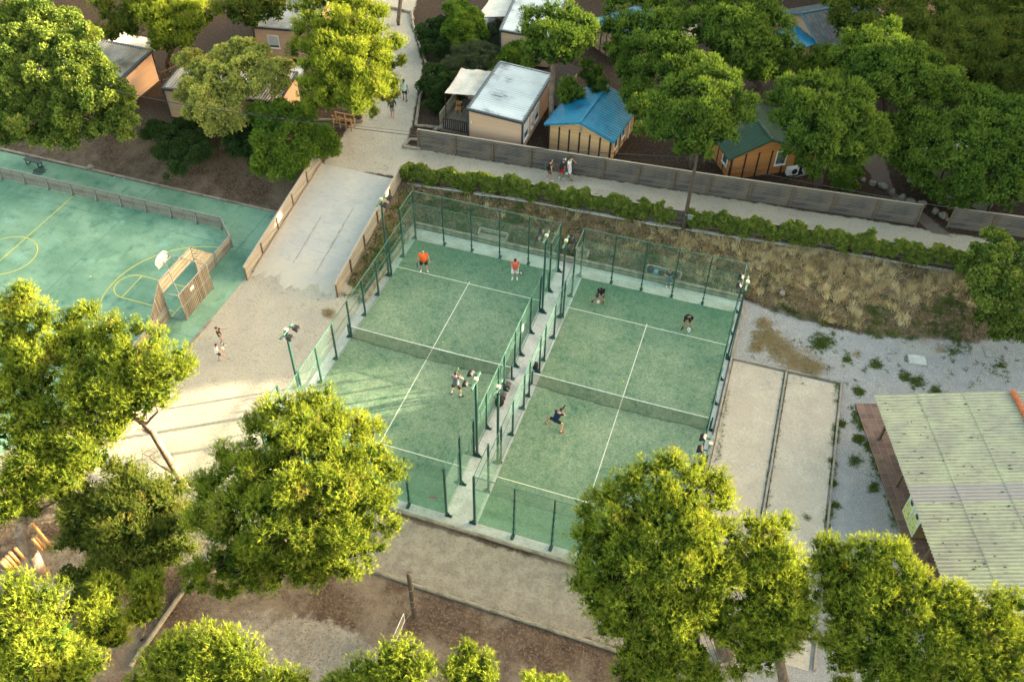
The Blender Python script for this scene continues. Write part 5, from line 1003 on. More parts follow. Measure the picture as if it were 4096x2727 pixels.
# ------------------------------------------------------------------ foliage
def unit(v): return v/np.maximum(np.linalg.norm(v, axis=-1, keepdims=True), 1e-9)
KINDS = dict(wood=(1.15, 3.2, 5, .75, .34, .2, 1.2),  # sub-clump radius, sprigs per m2 of clump, blades per sprig, blade length, width, upward pull, spread
    pine=(.50, 24, 11, .15, .025, .9, .7), stone=(.60, 18, 10, .15, .036, .5, .7), oak=(.55, 45, 4, .15, .115, .25, 1.3), olive=(.50, 45, 4, .16, .095, .35, 1.2),
    laurel=(.55, 42, 5, .24, .085, -.15, 1.0), bush=(.42, 70, 4, .12, .07, .4, 1.1), vine=(.16, 150, 4, .085, .065, .1, 1.5), rosemary=(.4, 70, 5, .22, .02, .9, .5))
def foliage(lobes, kind, r, dens=1.0, fill=1.0):
    rc0, sp, nb, bl, bw, upw, spread = KINDS[kind]; Vs = []; Ts = []
    for (c, R) in lobes:
        c = np.array(c, float); rz = R*.82; rc = min(rc0, R*.55); n = max(5, int(4*math.pi*R*R/(math.pi*rc*rc)*.82*fill)); 
        d = unit(r.normal(size=(n, 3))); d[:,2] = np.where(d[:,2] < -.45, -d[:,2]*.6, d[:,2]); d = unit(d)
        rad = (R-rc*.6)*(.50+.70*r.random((n,1))**.75) if kind != 'stone' else (R-rc*.7)*(.80+.30*r.random((n,1))); cc = c+d*rad*np.array([1,1,rz/R]); rr = rc*(.65+.6*r.random(n))
        rr = rr*(1 if kind != 'pine' else (.8+.5*r.random(n))); m = np.maximum(12, (sp*2*math.pi*rr**2*dens)).astype(int); idx = np.repeat(np.arange(n), m); k = len(idx)
        q = unit(r.normal(size=(k,3))+d[idx]*.9+np.array([0,0,.5])); dist = rr[idx,None]*(.55+.5*r.random((k,1))**.6); p = cc[idx]+q*dist*np.array([1,1,.8])
        a = unit(q*.9+np.array([0,0,upw])+r.normal(size=(k,3))*.3)
        tint0 = r.random(n)[idx]*.8
        P = np.repeat(p, nb, 0); A = unit(np.repeat(a, nb, 0)+r.normal(size=(k*nb,3))*spread*.6); Ln = bl*(.7+.6*r.random((k*nb,1))); sd = unit(np.cross(A, r.normal(size=(k*nb,3))))*bw*.5*(.7+.6*r.random((k*nb,1)))
        t = np.repeat(tint0*.6+r.random(k)**1.3*.45, nb)
        if kind in ('pine','stone'):
            f_ = np.tile(np.linspace(0, 1, nb), k)[:,None]; sl = (.19 if kind == 'pine' else .15)*np.repeat(.6+.7*r.random((k,1)), nb, 0); ax = np.repeat(a, nb, 0); P = P+ax*sl*f_; A = unit(ax*(.40+.45*f_)+r.normal(size=A.shape)*.62); t = t*.85+.22*f_[:,0]**2
        if kind in ('oak','olive','laurel','bush','vine','wood'): tri = np.stack([P-A*Ln*.1, P+A*Ln*.5+sd, P+A*Ln], 1) if False else np.stack([P, P+A*Ln*.45+sd*1.6, P+A*Ln-sd*.6], 1)
        else: tri = np.stack([P-sd, P+sd, P+A*Ln], 1)
        Vs.append(tri.reshape(-1,3)); Ts.append(np.repeat(t, 3))
        # dark inner triangles added to every clump to block light and deepen its shade
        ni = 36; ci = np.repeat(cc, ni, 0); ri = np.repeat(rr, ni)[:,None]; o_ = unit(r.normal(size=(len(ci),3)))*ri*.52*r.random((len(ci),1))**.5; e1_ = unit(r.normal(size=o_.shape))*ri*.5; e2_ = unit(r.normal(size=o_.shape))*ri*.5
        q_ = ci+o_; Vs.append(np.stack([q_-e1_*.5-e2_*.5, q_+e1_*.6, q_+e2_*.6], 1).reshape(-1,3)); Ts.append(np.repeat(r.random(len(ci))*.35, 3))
    if kind in ('pine','stone') and len(lobes) > 3:      # more dark triangles behind the outer clumps, added to block light
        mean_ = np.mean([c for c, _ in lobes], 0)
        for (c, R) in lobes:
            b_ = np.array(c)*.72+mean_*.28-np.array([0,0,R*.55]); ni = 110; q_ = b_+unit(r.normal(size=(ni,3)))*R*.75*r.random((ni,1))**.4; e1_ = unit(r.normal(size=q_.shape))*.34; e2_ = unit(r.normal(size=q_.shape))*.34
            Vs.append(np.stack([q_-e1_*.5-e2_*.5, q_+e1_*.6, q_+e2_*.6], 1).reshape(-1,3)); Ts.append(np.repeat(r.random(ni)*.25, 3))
    return np.concatenate(Vs), np.concatenate(Ts)
TRI = [0]
def leafmesh(name, V, T, mat, parent=None):
    me = npmesh(name, V, np.arange(len(V)).reshape(-1,3)); a = me.attributes.new('tint', 'FLOAT', 'POINT'); a.data.foreach_set('value', T.astype(np.float32)); me.materials.append(MT[mat]); TRI[0] += len(V)//3
    o = bpy.data.objects.new(name, me); COL.objects.link(o); o.parent = parent; return o
def limbs(mb, base, lobes, r0, rr, split=.45, fork=None):
    base = Vector(base); L_ = [(Vector(c), R) for c, R in lobes]; mean = sum((c for c, _ in L_), Vector())/len(L_); top = base.lerp(mean, split); top.z = base.z+(mean.z-base.z)*split
    if fork: top = Vector(fork)
    k = Vector((rr.uniform(-.2,.2), rr.uniform(-.2,.2), 0)); mid1 = base.lerp(top, .5)+k
    mb.tube([base-Vector((0,0,.15)), base+Vector((0,0,.3)), mid1, top], [r0*1.35, r0*1.05, r0*.9, r0*.8], 12)
    crown = top.lerp(mean, .75); mb.tube([top, top.lerp(crown,.5)+Vector((rr.uniform(-.2,.2),rr.uniform(-.2,.2),0)), crown], [r0*.8, r0*.6, r0*.3], 9)
    for i_, (c, R) in enumerate(L_):
        if i_ % 5 in (1, 3): continue
        s = mid1.lerp(top, .8).lerp(crown, rr.uniform(.0,.95)); e = c-Vector((0,0,R*.35)); m = s.lerp(e, .5)+Vector((rr.uniform(-.4,.4), rr.uniform(-.4,.4), -.06*(e-s).length+rr.uniform(-.1,.35))); rb = r0*(.20+.16*rr.random())
        mb.tube([s, s.lerp(m,.5)+Vector((0,0,rr.uniform(0,.2))), m, m.lerp(e,.5)+Vector((rr.uniform(-.15,.15),rr.uniform(-.15,.15),0)), e], [rb*1.3, rb*1.05, rb*.85, rb*.6, rb*.35], 7)
        for _ in range(4):
            t = e+Vector((rr.uniform(-1,1), rr.uniform(-1,1), rr.uniform(-.4,.7)))*R*.75; mb.tube([m.lerp(e, rr.uniform(.3,1)), e.lerp(t,.5)+Vector((0,0,.1)), t], [rb*.4, rb*.22, rb*.1], 5)
SEED = [11]
def tree(kind, lobes, base, label, cat='tree', name='pine_tree', mat=None, r0=.22, dens=1.0, bark='bark', zb=None, split=.45, world=False, fork=None, trunkname='trunk', fill=1.0, zoff=0):
    SEED[0] += 1; r = np.random.default_rng(SEED[0]); rr = random.Random(SEED[0])
    W = []
    for l in lobes:
        if world: c = np.array(l[:3]); R = l[3]
        else: c = G(l[0], l[1], l[3]+zoff); R = l[2]*K*depth(c)/CF
        W.append((c, R))
    b = Vector((float(base[0]), float(base[1]), float(hgt(base[0], base[1])) if zb is None else zb)); rt = thing(name, b, 0, label, cat)
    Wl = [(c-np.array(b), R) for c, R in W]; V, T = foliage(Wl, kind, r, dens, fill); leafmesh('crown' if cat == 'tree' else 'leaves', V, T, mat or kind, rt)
    mb = MB(); limbs(mb, (0,0,0), Wl, r0, rr, split, None if fork is None else Vector(fork)-b); mb.build(trunkname, bark, rt); return rt
DN = 1.0
# --- lower left
tree('pine', [(45,690,38,8.5),(15,725,50,8),(75,745,48,8),(20,800,60,7.5),(95,820,60,8),(50,890,65,7),(20,970,65,6.5),(90,960,55,6.5),(60,1050,62,6),(20,1120,45,5.5),(120,1030,45,6),(60,1130,46,4.8),(110,1100,42,5),(20,1180,36,4.2),(150,1130,32,4.4),(70,1180,24,4)], G(95,1320,0)[:2], 'tall pine cut by the left edge with a thick pale leaning trunk by the stakes', r0=.34, bark='barklit', zb=0, fork=G(48,1235,3.2), dens=DN)
tree('pine', [(150,760,42,8),(200,725,30,8.5),(170,815,60,8),(255,775,52,8.5),(325,790,52,8.8),(385,850,52,8.3),(415,850,28,8),(300,850,62,8.3),(230,870,62,8),(360,905,45,7.5),(300,930,55,7.2),(215,950,55,7),(160,890,45,7.5),(150,960,40,6.8),(260,985,40,6.2),(175,1030,48,6.2),(150,1090,45,5.5),(200,1080,40,5),(110,1110,40,5)], G(428,1125,0)[:2], 'bright sunlit pine leaning left over the green pitch corner, pale forked trunk', r0=.20, bark='barklit', zb=0, fork=G(345,985,4.6), dens=DN)
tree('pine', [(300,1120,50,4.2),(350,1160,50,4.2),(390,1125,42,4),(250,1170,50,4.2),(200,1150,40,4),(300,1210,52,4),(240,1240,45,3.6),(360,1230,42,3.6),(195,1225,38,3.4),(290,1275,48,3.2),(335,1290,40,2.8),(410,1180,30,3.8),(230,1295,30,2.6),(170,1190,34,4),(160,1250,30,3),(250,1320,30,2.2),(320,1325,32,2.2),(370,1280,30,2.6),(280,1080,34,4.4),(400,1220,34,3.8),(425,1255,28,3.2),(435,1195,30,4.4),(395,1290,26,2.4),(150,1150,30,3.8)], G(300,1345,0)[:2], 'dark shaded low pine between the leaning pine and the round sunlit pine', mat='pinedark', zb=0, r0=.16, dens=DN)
tree('bush', [(175,1335,38,1.6),(225,1345,38,1.8),(200,1385,36,1.5),(265,1340,30,1.6),(180,1395,30,1.2),(300,1310,32,1.8),(350,1340,24,1.6)], G(230,1400,0)[:2], 'grey-green shrub with bare twigs beneath the small pine clump', 'shrub', 'shrub', 'pinedark', .07, zb=0, dens=.7, trunkname='stem')
tree('pine', [(235,1365,34,6.5),(215,1400,40,6.3),(245,1430,42,6),(225,1460,38,5.6),(265,1465,32,5.3)], G(250,1520,0)[:2], 'narrow column-like sunlit pine at the lower left, left of its twin', zb=0, r0=.15, dens=DN)
tree('pine', [(330,1345,28,5.4),(355,1335,24,5.4),(335,1385,32,5),(310,1420,26,4.6),(345,1410,22,4.6)], G(325,1470,0)[:2], 'slim sunlit pine beside the log edging at the lower left', zb=0, r0=.12, dens=DN)
tree('pine', [(25,1365,50,8.3),(85,1395,52,8.3),(130,1430,40,7.8),(40,1440,60,8),(110,1480,55,7.8),(20,1510,55,7.6),(80,1540,60,7.6),(160,1510,45,7.2),(195,1545,50,7),(150,1570,50,7)], (-11.5,-25.0), 'big bright pine filling the bottom left corner', zb=0, dens=DN)
tree('pine', [(480,1480,48,8.6),(420,1500,52,8.4),(540,1500,52,8.4),(370,1530,48,8),(460,1550,58,8.2),(585,1540,42,8),(540,1560,48,8),(335,1560,35,7.6)], (-1.4,-24.6), 'bright pine crown at the bottom edge left of the play area', zb=0, dens=DN)
tree('pine', [(940,1500,34,9),(890,1525,42,8.7),(955,1545,42,8.6),(830,1550,40,8.2),(885,1570,40,8),(780,1575,30,8)], (7.5,-23.5), 'bright pine crown at the bottom edge below the wooden post', zb=0, dens=DN)
tree('pine', [(1070,1515,34,8.6),(1105,1535,32,8.4),(1050,1550,34,8.3),(1110,1570,30,8)], (11.0,-21.8), 'small bright pine top at the bottom edge right of the wooden post', zb=0, dens=DN)
tree('pine', [(655,1560,30,8.2),(690,1580,26,8),(610,1585,24,8)], (3.6,-25.2), 'tip of a sunlit pine just poking up at the bottom edge', zb=0, dens=DN)
tree('pine', [(1225,1572,22,8),(1280,1580,22,7.8)], (14.0,-21.8), 'very small pine tip at the bottom edge below the grey gravel path', zb=0, dens=DN)
# --- centre and right foreground
tree('pine', [(737,922,36,9.6),(700,940,34,9.3),(650,950,44,9.2),(775,958,42,9),(820,985,40,8.6),(862,985,26,8.4),(602,1000,46,8.7),(690,1010,60,9.3),(770,1030,58,9),(845,1055,48,8.4),(895,1090,38,7.8),(520,1075,50,7.8),(590,1080,58,8.4),(670,1110,62,8.8),(760,1115,60,8.6),(840,1130,52,8),(480,1130,46,7.2),(550,1160,56,7.6),(630,1190,60,7.8),(720,1200,60,7.6),(800,1205,52,7.4),(880,1165,46,7.3),(895,1215,30,6.6),(475,1200,42,6.4),(520,1250,48,6.2),(600,1260,54,6.6),(690,1275,50,6.2),(780,1275,46,6),(850,1270,38,5.8),(560,1310,42,5),(640,1320,40,4.8),(690,1325,36,4.4),(480,1300,38,5),(600,1345,30,4),(520,1365,30,3.4),(440,1320,26,4),(810,1315,30,4.8),(750,1320,32,4.6),(455,1350,30,3.8),(720,1320,30,4.6)], (-.3,-14.9), 'large round sunlit pine in front of the left padel court', zb=0, r0=.28, dens=DN)
tree('pine', [(1500,1080,30,9.8),(1545,1070,36,10),(1600,1090,38,9.9),(1642,1112,34,9.6),(1450,1110,40,9.6),(1395,1145,44,9),(1500,1135,50,9.8),(1575,1150,52,9.8),(1650,1160,42,9.4),(1355,1190,38,8.2),(1425,1205,54,9),(1510,1220,58,9.4),(1600,1230,58,9.3),(1665,1235,42,8.9),(1345,1250,38,7.6),(1375,1290,48,7.8),(1460,1300,60,8.4),(1555,1310,62,8.7),(1640,1310,52,8.4),(1335,1330,34,6.6),(1370,1370,42,6.5),(1440,1390,54,7),(1530,1400,58,7.4),(1615,1390,52,7.3),(1420,1440,40,5.6),(1490,1470,50,6),(1570,1470,44,6.2),(1450,1510,42,4.8),(1520,1540,44,4.8),(1590,1535,36,4.8),(1430,1560,34,3.8),(1650,1440,34,6),(1480,1570,40,3.6),(1550,1575,40,3.6),(1620,1570,34,3.6),(1390,1430,34,5),(1640,1560,28,4),(1690,1330,40,7.6),(1680,1400,38,6.8),(1690,1290,34,8.2),(1690,1470,30,5.4)], G(1665,1505,0)[:2], 'huge pine right of centre, half sunlit and half deep shade, curved dark trunk', zb=0, r0=.36, fork=G(1645,1430,3.6), dens=DN)
tree('pine', [(1745,1215,38,8.8),(1795,1215,34,8.6),(1725,1265,42,8.4),(1790,1275,48,8.4),(1745,1320,46,8),(1820,1325,46,7.8),(1855,1375,42,7.2),(1790,1385,52,7.4),(1725,1385,38,7),(1850,1425,36,6.6),(1790,1445,44,6.4),(1735,1450,36,6),(1770,1495,36,5.4),(1720,1500,30,5),(1820,1480,26,5.6),(1860,1460,26,5.6),(1700,1440,30,5.6),(1760,1525,28,4.2),(1700,1540,26,3.8)], (22.6,-13.6), 'yellow-green sunlit pine leaning against the right side of the huge dark pine', zb=0, r0=.24, dens=DN)
tree('pine', [(1905,1262,32,7.8),(1945,1275,30,7.6),(1890,1305,34,7.2),(1920,1340,44,7),(2010,1265,36,8.4),(2055,1265,34,8.4),(1985,1310,42,8),(2070,1310,44,8.2),(2110,1345,38,7.9),(2020,1370,52,7.8),(1960,1390,46,7.2),(1920,1400,36,6.4),(2090,1400,48,7.6),(2030,1440,50,7),(1950,1450,42,6.2),(1965,1500,34,5),(2100,1460,46,7),(2070,1510,48,6.2),(1925,1525,22,3.6),(2030,1555,42,5.6),(1985,1530,34,4.6),(2100,1575,40,5.4),(1905,1480,24,4.4),(1935,1560,24,3)], (28.6,-13.0), 'dark-centred pine in front of the terracotta terrace with a sunlit top', zb=0, r0=.24, dens=DN)
tree('pine', [(2165,1395,32,7.8),(2190,1360,30,8),(2225,1385,36,7.9),(2285,1395,36,7.9),(2330,1405,34,7.8),(2150,1440,40,7.4),(2215,1440,46,7.5),(2285,1450,46,7.5),(2345,1460,44,7.2),(2160,1500,44,6.8),(2230,1505,48,6.9),(2300,1515,48,6.8),(2130,1555,44,6),(2200,1565,44,6.2),(2275,1575,44,6.2),(2345,1540,42,6.4)], (32.2,-13.6), 'pine filling the bottom right corner beside the corrugated roof', zb=0, r0=.24, dens=DN)
# --- upper left
tree('oak', [(45,40,42,9.1),(100,45,42,9.4),(150,55,42,9.1),(180,95,46,9.2),(20,90,46,8.6),(80,95,50,9.2),(135,125,50,9.0),(200,140,44,8.6),(40,150,50,8.4),(100,170,48,8.4),(170,180,42,8.2),(15,200,44,7.6)], (-37.5,19.8), 'tall holm oak in the top left corner with a sunlit top', name='oak_tree', r0=.3, dens=DN*.9)
tree('oak', [(215,165,40,7.8),(180,200,42,7.5),(245,190,40,7.4),(140,215,42,7.2),(225,235,46,6.9),(275,230,36,6.6),(290,265,36,6.0),(180,260,46,6.4),(120,260,44,6.2),(70,225,42,6.8),(60,270,44,5.8),(20,260,40,5.6),(245,290,40,5.2),(190,310,38,4.8),(130,310,40,4.8),(70,320,36,4.4),(20,315,34,4.4),(290,305,24,4.8)], (-33.2,13.2), 'wide dark-green holm oak at the left edge above the green pitch', name='oak_tree', r0=.3, dens=DN*.9)
tree('pine', [(330,12,38,7.7),(385,10,42,8.0),(430,30,40,7.7),(350,45,42,7.6),(400,65,40,7.2),(440,60,30,7.0),(375,95,32,6.4),(425,92,26,6.4),(465,20,26,7.2),(495,28,18,6.7)], G(388,165,2)[:2], 'bright yellow-green pine at the top left with a bare dark trunk', zb=2, dens=DN)
tree('pine', [(265,40,32,7.2),(295,55,28,7),(245,75,24,6.6),(300,10,26,8),(240,5,30,8)], (-38.8,25.5), 'thin dim pine behind the oak at the top left', mat='pinedark', zb=2, dens=.7)
tree('pine', [(560,8,36,8.5),(600,20,28,8.2),(520,18,30,8.3),(650,15,24,8.4),(620,-8,34,9),(575,50,18,6.5)], (-27.5,30.5), 'dark pine over the slate grey roof at the top edge', mat='pinedark', zb=2, dens=.8)
tree('olive', [(440,145,34,6.3),(485,160,36,6.6),(520,135,34,7),(560,120,34,7.2),(600,130,34,7.2),(575,160,38,7),(640,165,30,6.6),(520,185,40,6.6),(610,185,34,6.6),(455,190,36,6),(430,215,28,5.4),(490,220,40,5.9),(545,220,36,5.8),(460,255,36,5.2),(510,265,36,5.1),(545,285,28,4.6),(500,300,24,4.2),(650,200,24,6)], G(510,350,1.4)[:2], 'pale yellow-green olive tree growing over a mobile home roof', name='olive_tree', r0=.18, dens=DN)
tree('bush', [(370,310,34,2.9),(400,325,36,2.9),(440,320,34,2.9),(385,360,34,2.4),(425,365,34,2.3),(460,350,28,2.4),(400,395,24,1.8),(430,290,30,3)], (-26.2,12.6), 'dark rounded bush under the olive tree at the top of the brown bank', 'shrub', 'shrub', 'bush', .08, trunkname='stem')
tree('bush', [(560,310,34,3),(590,345,32,2.6),(550,350,30,2.5),(575,285,30,3.2),(530,330,28,2.6),(600,380,26,2.2)], (-21.0,12.8), 'dark bush between the olive tree and the bright laurel', 'shrub', 'shrub', 'bush', .08, trunkname='stem')
tree('laurel', [(610,270,36,4.4),(655,265,36,4.6),(700,275,32,4.4),(625,315,42,3.9),(680,315,42,4),(735,320,34,3.6),(770,335,24,3.3),(620,360,36,3.1),(665,365,36,3),(710,355,32,3.1),(655,400,26,2.3),(600,390,22,2.4),(745,350,20,3)], (-17.6,13.0), 'bright green leafy laurel at the top of the ramp parapet', name='laurel_tree', r0=.12, dens=DN)
tree('pine', [(715,15,38,9.8),(765,5,40,10),(815,15,42,10),(860,35,32,9.8),(710,60,36,9.4),(760,55,42,9.8),(815,65,44,9.8),(865,75,28,9.4),(720,110,34,8.9),(765,115,42,9.3),(820,125,42,9.2),(870,110,28,9),(905,105,26,8.7),(720,160,36,8.4),(770,170,40,8.6),(825,175,42,8.6),(880,155,34,8.5),(715,205,32,7.6),(760,220,38,7.7),(815,225,40,7.7),(860,205,36,7.9),(895,185,26,7.8),(735,245,26,7),(840,245,26,6.8),(928,142,16,7.6),(905,218,15,5.2),(885,230,14,5.2),(690,110,24,8.2),(855,262,14,5.6)], G(826,277,2)[:2], 'large sunlit pine beside the dirt path junction', zb=2, r0=.27, dens=DN)
tree('bush', [(1000,175,30,3.3),(1030,200,34,3.2),(1010,215,30,2.9),(990,200,26,2.8),(1050,215,28,2.8),(1000,240,26,2.4)], (-10.0,24.4), 'dark rounded bush beside the deck with the chair', 'shrub', 'shrub', 'bush', .08, trunkname='stem', zb=2)
tree('rosemary', [(1070,130,34,3.3),(1110,130,34,3.3),(1045,160,34,3.1),(1090,160,36,3.1),(1130,150,30,3.1),(1060,185,28,2.8)], (-9.0,28.2), 'grey-green feathery shrub above the fabric awning', 'shrub', 'shrub', 'rosemary', .08, trunkname='stem', zb=2)
tree('bush', [(990,80,32,3.2),(1020,70,34,3.4),(1040,105,32,3.1),(1000,115,30,2.8),(985,95,24,2.6)], (-12.4,32.6), 'dark bush on the right of the dirt path near the top', 'shrub', 'shrub', 'bush', .08, trunkname='stem', zb=2)
tree('laurel', [(1050,30,28,4.4),(1075,50,34,4.3),(1050,70,34,4),(1095,80,32,3.8),(1070,100,30,3.4)], (-11.0,33.6), 'fresh green shrub by the white tent at the top', 'shrub', 'shrub', 'laurel', .08, trunkname='stem', zb=2, dens=1.3)
tree('rosemary', [(1140,80,30,3),(1160,105,26,2.7),(1120,105,26,2.7),(1160,70,22,3)], (-7.6,31.8), 'small grey shrub just below the white tent', 'shrub', 'shrub', 'rosemary', .06, trunkname='stem', zb=2)
tree('laurel', [(1180,125,24,3.6),(1160,145,24,3.2),(1205,135,22,3.4),(1140,170,22,2.9)], (-5.8,29.0), 'light green bush behind the white ribbed roof', 'shrub', 'shrub', 'laurel', .06, trunkname='stem', zb=2, dens=1.2)
tree('stone', [(1225,38,28,9.6),(1265,25,30,9.9),(1305,40,32,9.9),(1345,65,30,9.5),(1365,75,22,9.2),(1215,75,28,9.2),(1255,75,34,9.6),(1300,85,34,9.6),(1340,100,28,9),(1230,110,28,8.6),(1270,120,30,8.7),(1312,125,26,8.4),(1210,125,16,8),(1215,150,14,7)], G(1268,322,2)[:2], 'round-topped pine with a tall bare trunk between two mobile homes', zb=2, r0=.22, split=.75, dens=DN)
tree('stone', [(1305,195,22,5.2),(1290,225,20,4.8),(1325,215,18,5),(1372,170,20,5.4),(1390,200,20,5.2),(1350,150,16,5.8)], (2.0,24.4), 'low spreading pine boughs hanging over the blue roof', zb=2, r0=.10, dens=DN, mat='stone')
# --- upper centre and right, dense grove
tree('stone', [(1420,20,34,8.5),(1470,10,36,9),(1520,5,34,9),(1400,60,28,8),(1440,60,34,8.5),(1495,55,36,9),(1545,60,36,9.2),(1465,105,36,8.6),(1520,110,38,9),(1570,110,34,9.2),(1430,100,26,7.8),(1590,150,34,9.1),(1540,160,36,8.8),(1490,155,34,8.3),(1450,150,28,7.6),(1480,200,30,7.4),(1450,190,22,6.8),(1420,130,22,7.4),(1500,230,24,7.2),(1400,120,26,7.2),(1425,165,24,7),(1440,225,24,6.4),(1475,300,22,5.6),(1465,255,24,6.2),(1530,35,26,9)], (6.5,31.5), 'dark green lumpy pine behind the blue tiled chalet', zb=2, r0=.26, dens=DN)
tree('stone', [(1590,190,34,10.1),(1635,165,34,10.5),(1675,185,32,10.4),(1555,205,36,9.7),(1620,215,40,10.3),(1680,220,36,10.1),(1715,240,30,9.7),(1520,240,36,9.1),(1575,260,42,9.5),(1640,265,42,9.7),(1695,275,34,9.3),(1505,285,28,8.3),(1480,240,26,8.1),(1490,270,22,7.7),(1550,305,36,8.5),(1610,315,40,8.7),(1665,310,32,8.7),(1575,345,26,7.5),(1620,345,24,7.7),(1510,310,20,7.5),(1720,275,18,8.9)], G(1592,385,2)[:2], 'broad round pine between the blue and the green roof, its right side sunlit', zb=2, r0=.28, split=.55, dens=DN)
tree('stone', [(1590,15,38,9.5),(1640,10,38,9.8),(1695,10,40,10),(1750,20,40,9.8),(1615,55,38,9.5),(1670,55,42,9.9),(1725,60,42,9.8),(1785,60,38,9.4),(1640,95,34,8.9),(1690,100,40,9.2),(1745,105,40,9.1),(1800,100,32,8.8),(1705,140,32,8.4),(1755,145,34,8.3),(1805,140,26,8),(1660,130,24,8),(1790,175,26,7.2),(1740,180,26,7.4),(1830,120,22,8),(1700,175,22,7.4),(1570,60,26,9)], (14.5,35.0), 'wide pale green pine dome at the top centre right', zb=2, r0=.28, split=.6, dens=DN*.9)
tree('stone', [(1815,200,32,9.9),(1860,195,36,10.2),(1905,200,36,10.3),(1945,215,36,10.1),(1985,240,32,9.8),(1790,235,32,9.3),(1840,240,40,9.9),(1895,250,42,10.0),(1955,265,40,9.7),(2010,285,30,9.2),(1800,280,34,9.0),(1855,290,40,9.2),(1915,300,42,9.2),(1975,310,36,8.9),(2025,305,24,8.8),(1830,325,32,8.4),(1885,340,36,8.4),(1945,345,34,8.2),(1990,345,26,8.0),(2015,345,22,8.0),(1900,375,26,7.2),(1975,375,24,7.2),(2040,330,18,8.2),(1820,355,22,7.2)], G(1880,432,2)[:2], 'umbrella-shaped pine with a sunlit top left of the boulder path', zb=2, r0=.26, split=.6, dens=DN)
tree('stone', [(1852,375,20,4.8),(1868,395,18,4.4),(1950,370,22,5.2),(1930,395,18,4.8)], (18.4,22.8), 'low hanging pine tuft next to the air conditioner', zb=2, r0=.09, dens=DN)
tree('bush', [(1940,412,22,3.0),(1965,405,22,3.1),(1955,432,20,2.7),(1925,425,16,2.6)], (20.8,21.4), 'small green bush behind the grey plank fence', 'shrub', 'shrub', 'laurel', .06, zb=2, trunkname='stem', dens=1.2)
tree('stone', [(1995,95,34,10.6),(2035,70,32,10.6),(2050,110,38,10.8),(2000,140,36,10.2),(2095,130,36,10.6),(2140,150,34,10.5),(2060,160,40,10.4),(2115,180,38,10.2),(2175,185,30,10.1),(2200,175,20,10.0),(1975,175,30,9.6),(2020,195,36,9.7),(2070,210,36,9.6),(1960,90,26,10.0),(1940,130,28,9.6),(1930,205,24,8.4),(1985,215,26,9.2),(1900,190,20,8),(1960,150,26,9.6)], (24.5,33.5), 'tall pine catching yellow sunlight in the grove behind the umbrella pine', zb=2, r0=.27, split=.6, dens=DN)
tree('stone', [(1885,130,24,6.6),(1865,150,24,6.4),(1900,165,22,6.4),(1840,165,22,6),(1920,180,26,7),(1870,175,22,6),(1925,140,26,7.4),(1900,120,22,6.6)], (17.6,36.5), 'small dim pine just below the weathered brown roof', mat='stone', zb=2, r0=.12, dens=.9)
tree('stone', [(2085,240,36,8.1),(2130,225,36,8.3),(2170,225,32,8.3),(2060,280,32,7.3),(2105,280,40,7.9),(2155,270,38,8.0),(2090,325,36,7.1),(2140,320,40,7.4),(2185,310,36,7.6),(2060,345,26,6.1),(2110,370,34,6.3),(2160,370,36,6.6),(2115,410,24,5.3),(2190,360,34,6.9),(2060,380,18,5.1),(2105,395,26,5.0),(2135,388,26,5.2),(2120,425,22,4.2),(2155,460,22,4.0),(2045,330,24,6),(2150,430,24,4.8)], (26.8,26.6), 'dense dark green pine above the boulder path', zb=2, r0=.26, split=.6, dens=DN)
tree('stone', [(2215,230,36,8.4),(2265,235,38,8.4),(2315,255,38,8.3),(2350,285,34,8.1),(2210,275,38,8.1),(2260,285,42,8.2),(2315,305,42,7.9),(2350,345,38,7.4),(2225,330,40,7.5),(2280,340,42,7.5),(2330,385,42,6.7),(2220,380,38,6.6),(2275,395,42,6.5),(2205,425,32,5.5),(2255,445,32,5.4),(2310,435,38,5.6),(2350,430,34,5.7),(2175,440,26,4.7),(2210,470,22,3.7),(2250,455,28,4.2),(2285,445,26,4.4),(2215,440,26,4.4),(2320,465,26,4.4)], (32.0,25.5), 'dense dark pine at the right edge above the white canvas cabins', zb=2, r0=.28, split=.6, dens=DN)
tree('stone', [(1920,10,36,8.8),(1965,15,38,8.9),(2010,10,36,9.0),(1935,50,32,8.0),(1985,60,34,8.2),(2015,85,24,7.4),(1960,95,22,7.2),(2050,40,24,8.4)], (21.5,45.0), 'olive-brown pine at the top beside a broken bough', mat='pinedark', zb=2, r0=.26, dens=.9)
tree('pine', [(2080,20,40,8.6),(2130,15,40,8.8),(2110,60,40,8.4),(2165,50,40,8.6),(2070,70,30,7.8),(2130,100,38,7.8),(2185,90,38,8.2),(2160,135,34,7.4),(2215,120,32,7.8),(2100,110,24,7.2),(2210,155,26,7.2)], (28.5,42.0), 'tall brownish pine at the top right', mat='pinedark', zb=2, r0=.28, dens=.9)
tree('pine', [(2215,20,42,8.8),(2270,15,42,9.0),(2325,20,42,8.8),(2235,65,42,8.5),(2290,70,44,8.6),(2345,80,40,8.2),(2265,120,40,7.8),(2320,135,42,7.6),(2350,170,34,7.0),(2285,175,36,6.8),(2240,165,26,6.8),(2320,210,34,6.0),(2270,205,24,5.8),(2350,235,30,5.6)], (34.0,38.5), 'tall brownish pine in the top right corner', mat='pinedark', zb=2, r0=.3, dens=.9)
tree('oak', [(2260,175,34,4.4),(2300,190,34,4.2),(2250,215,32,3.8),(2330,215,30,3.8),(2225,190,24,3.8)], (33.0,42.0), 'dark tangled undergrowth bush at the right edge', 'shrub', 'shrub', 'bush', .1, zb=2, trunkname='stem')
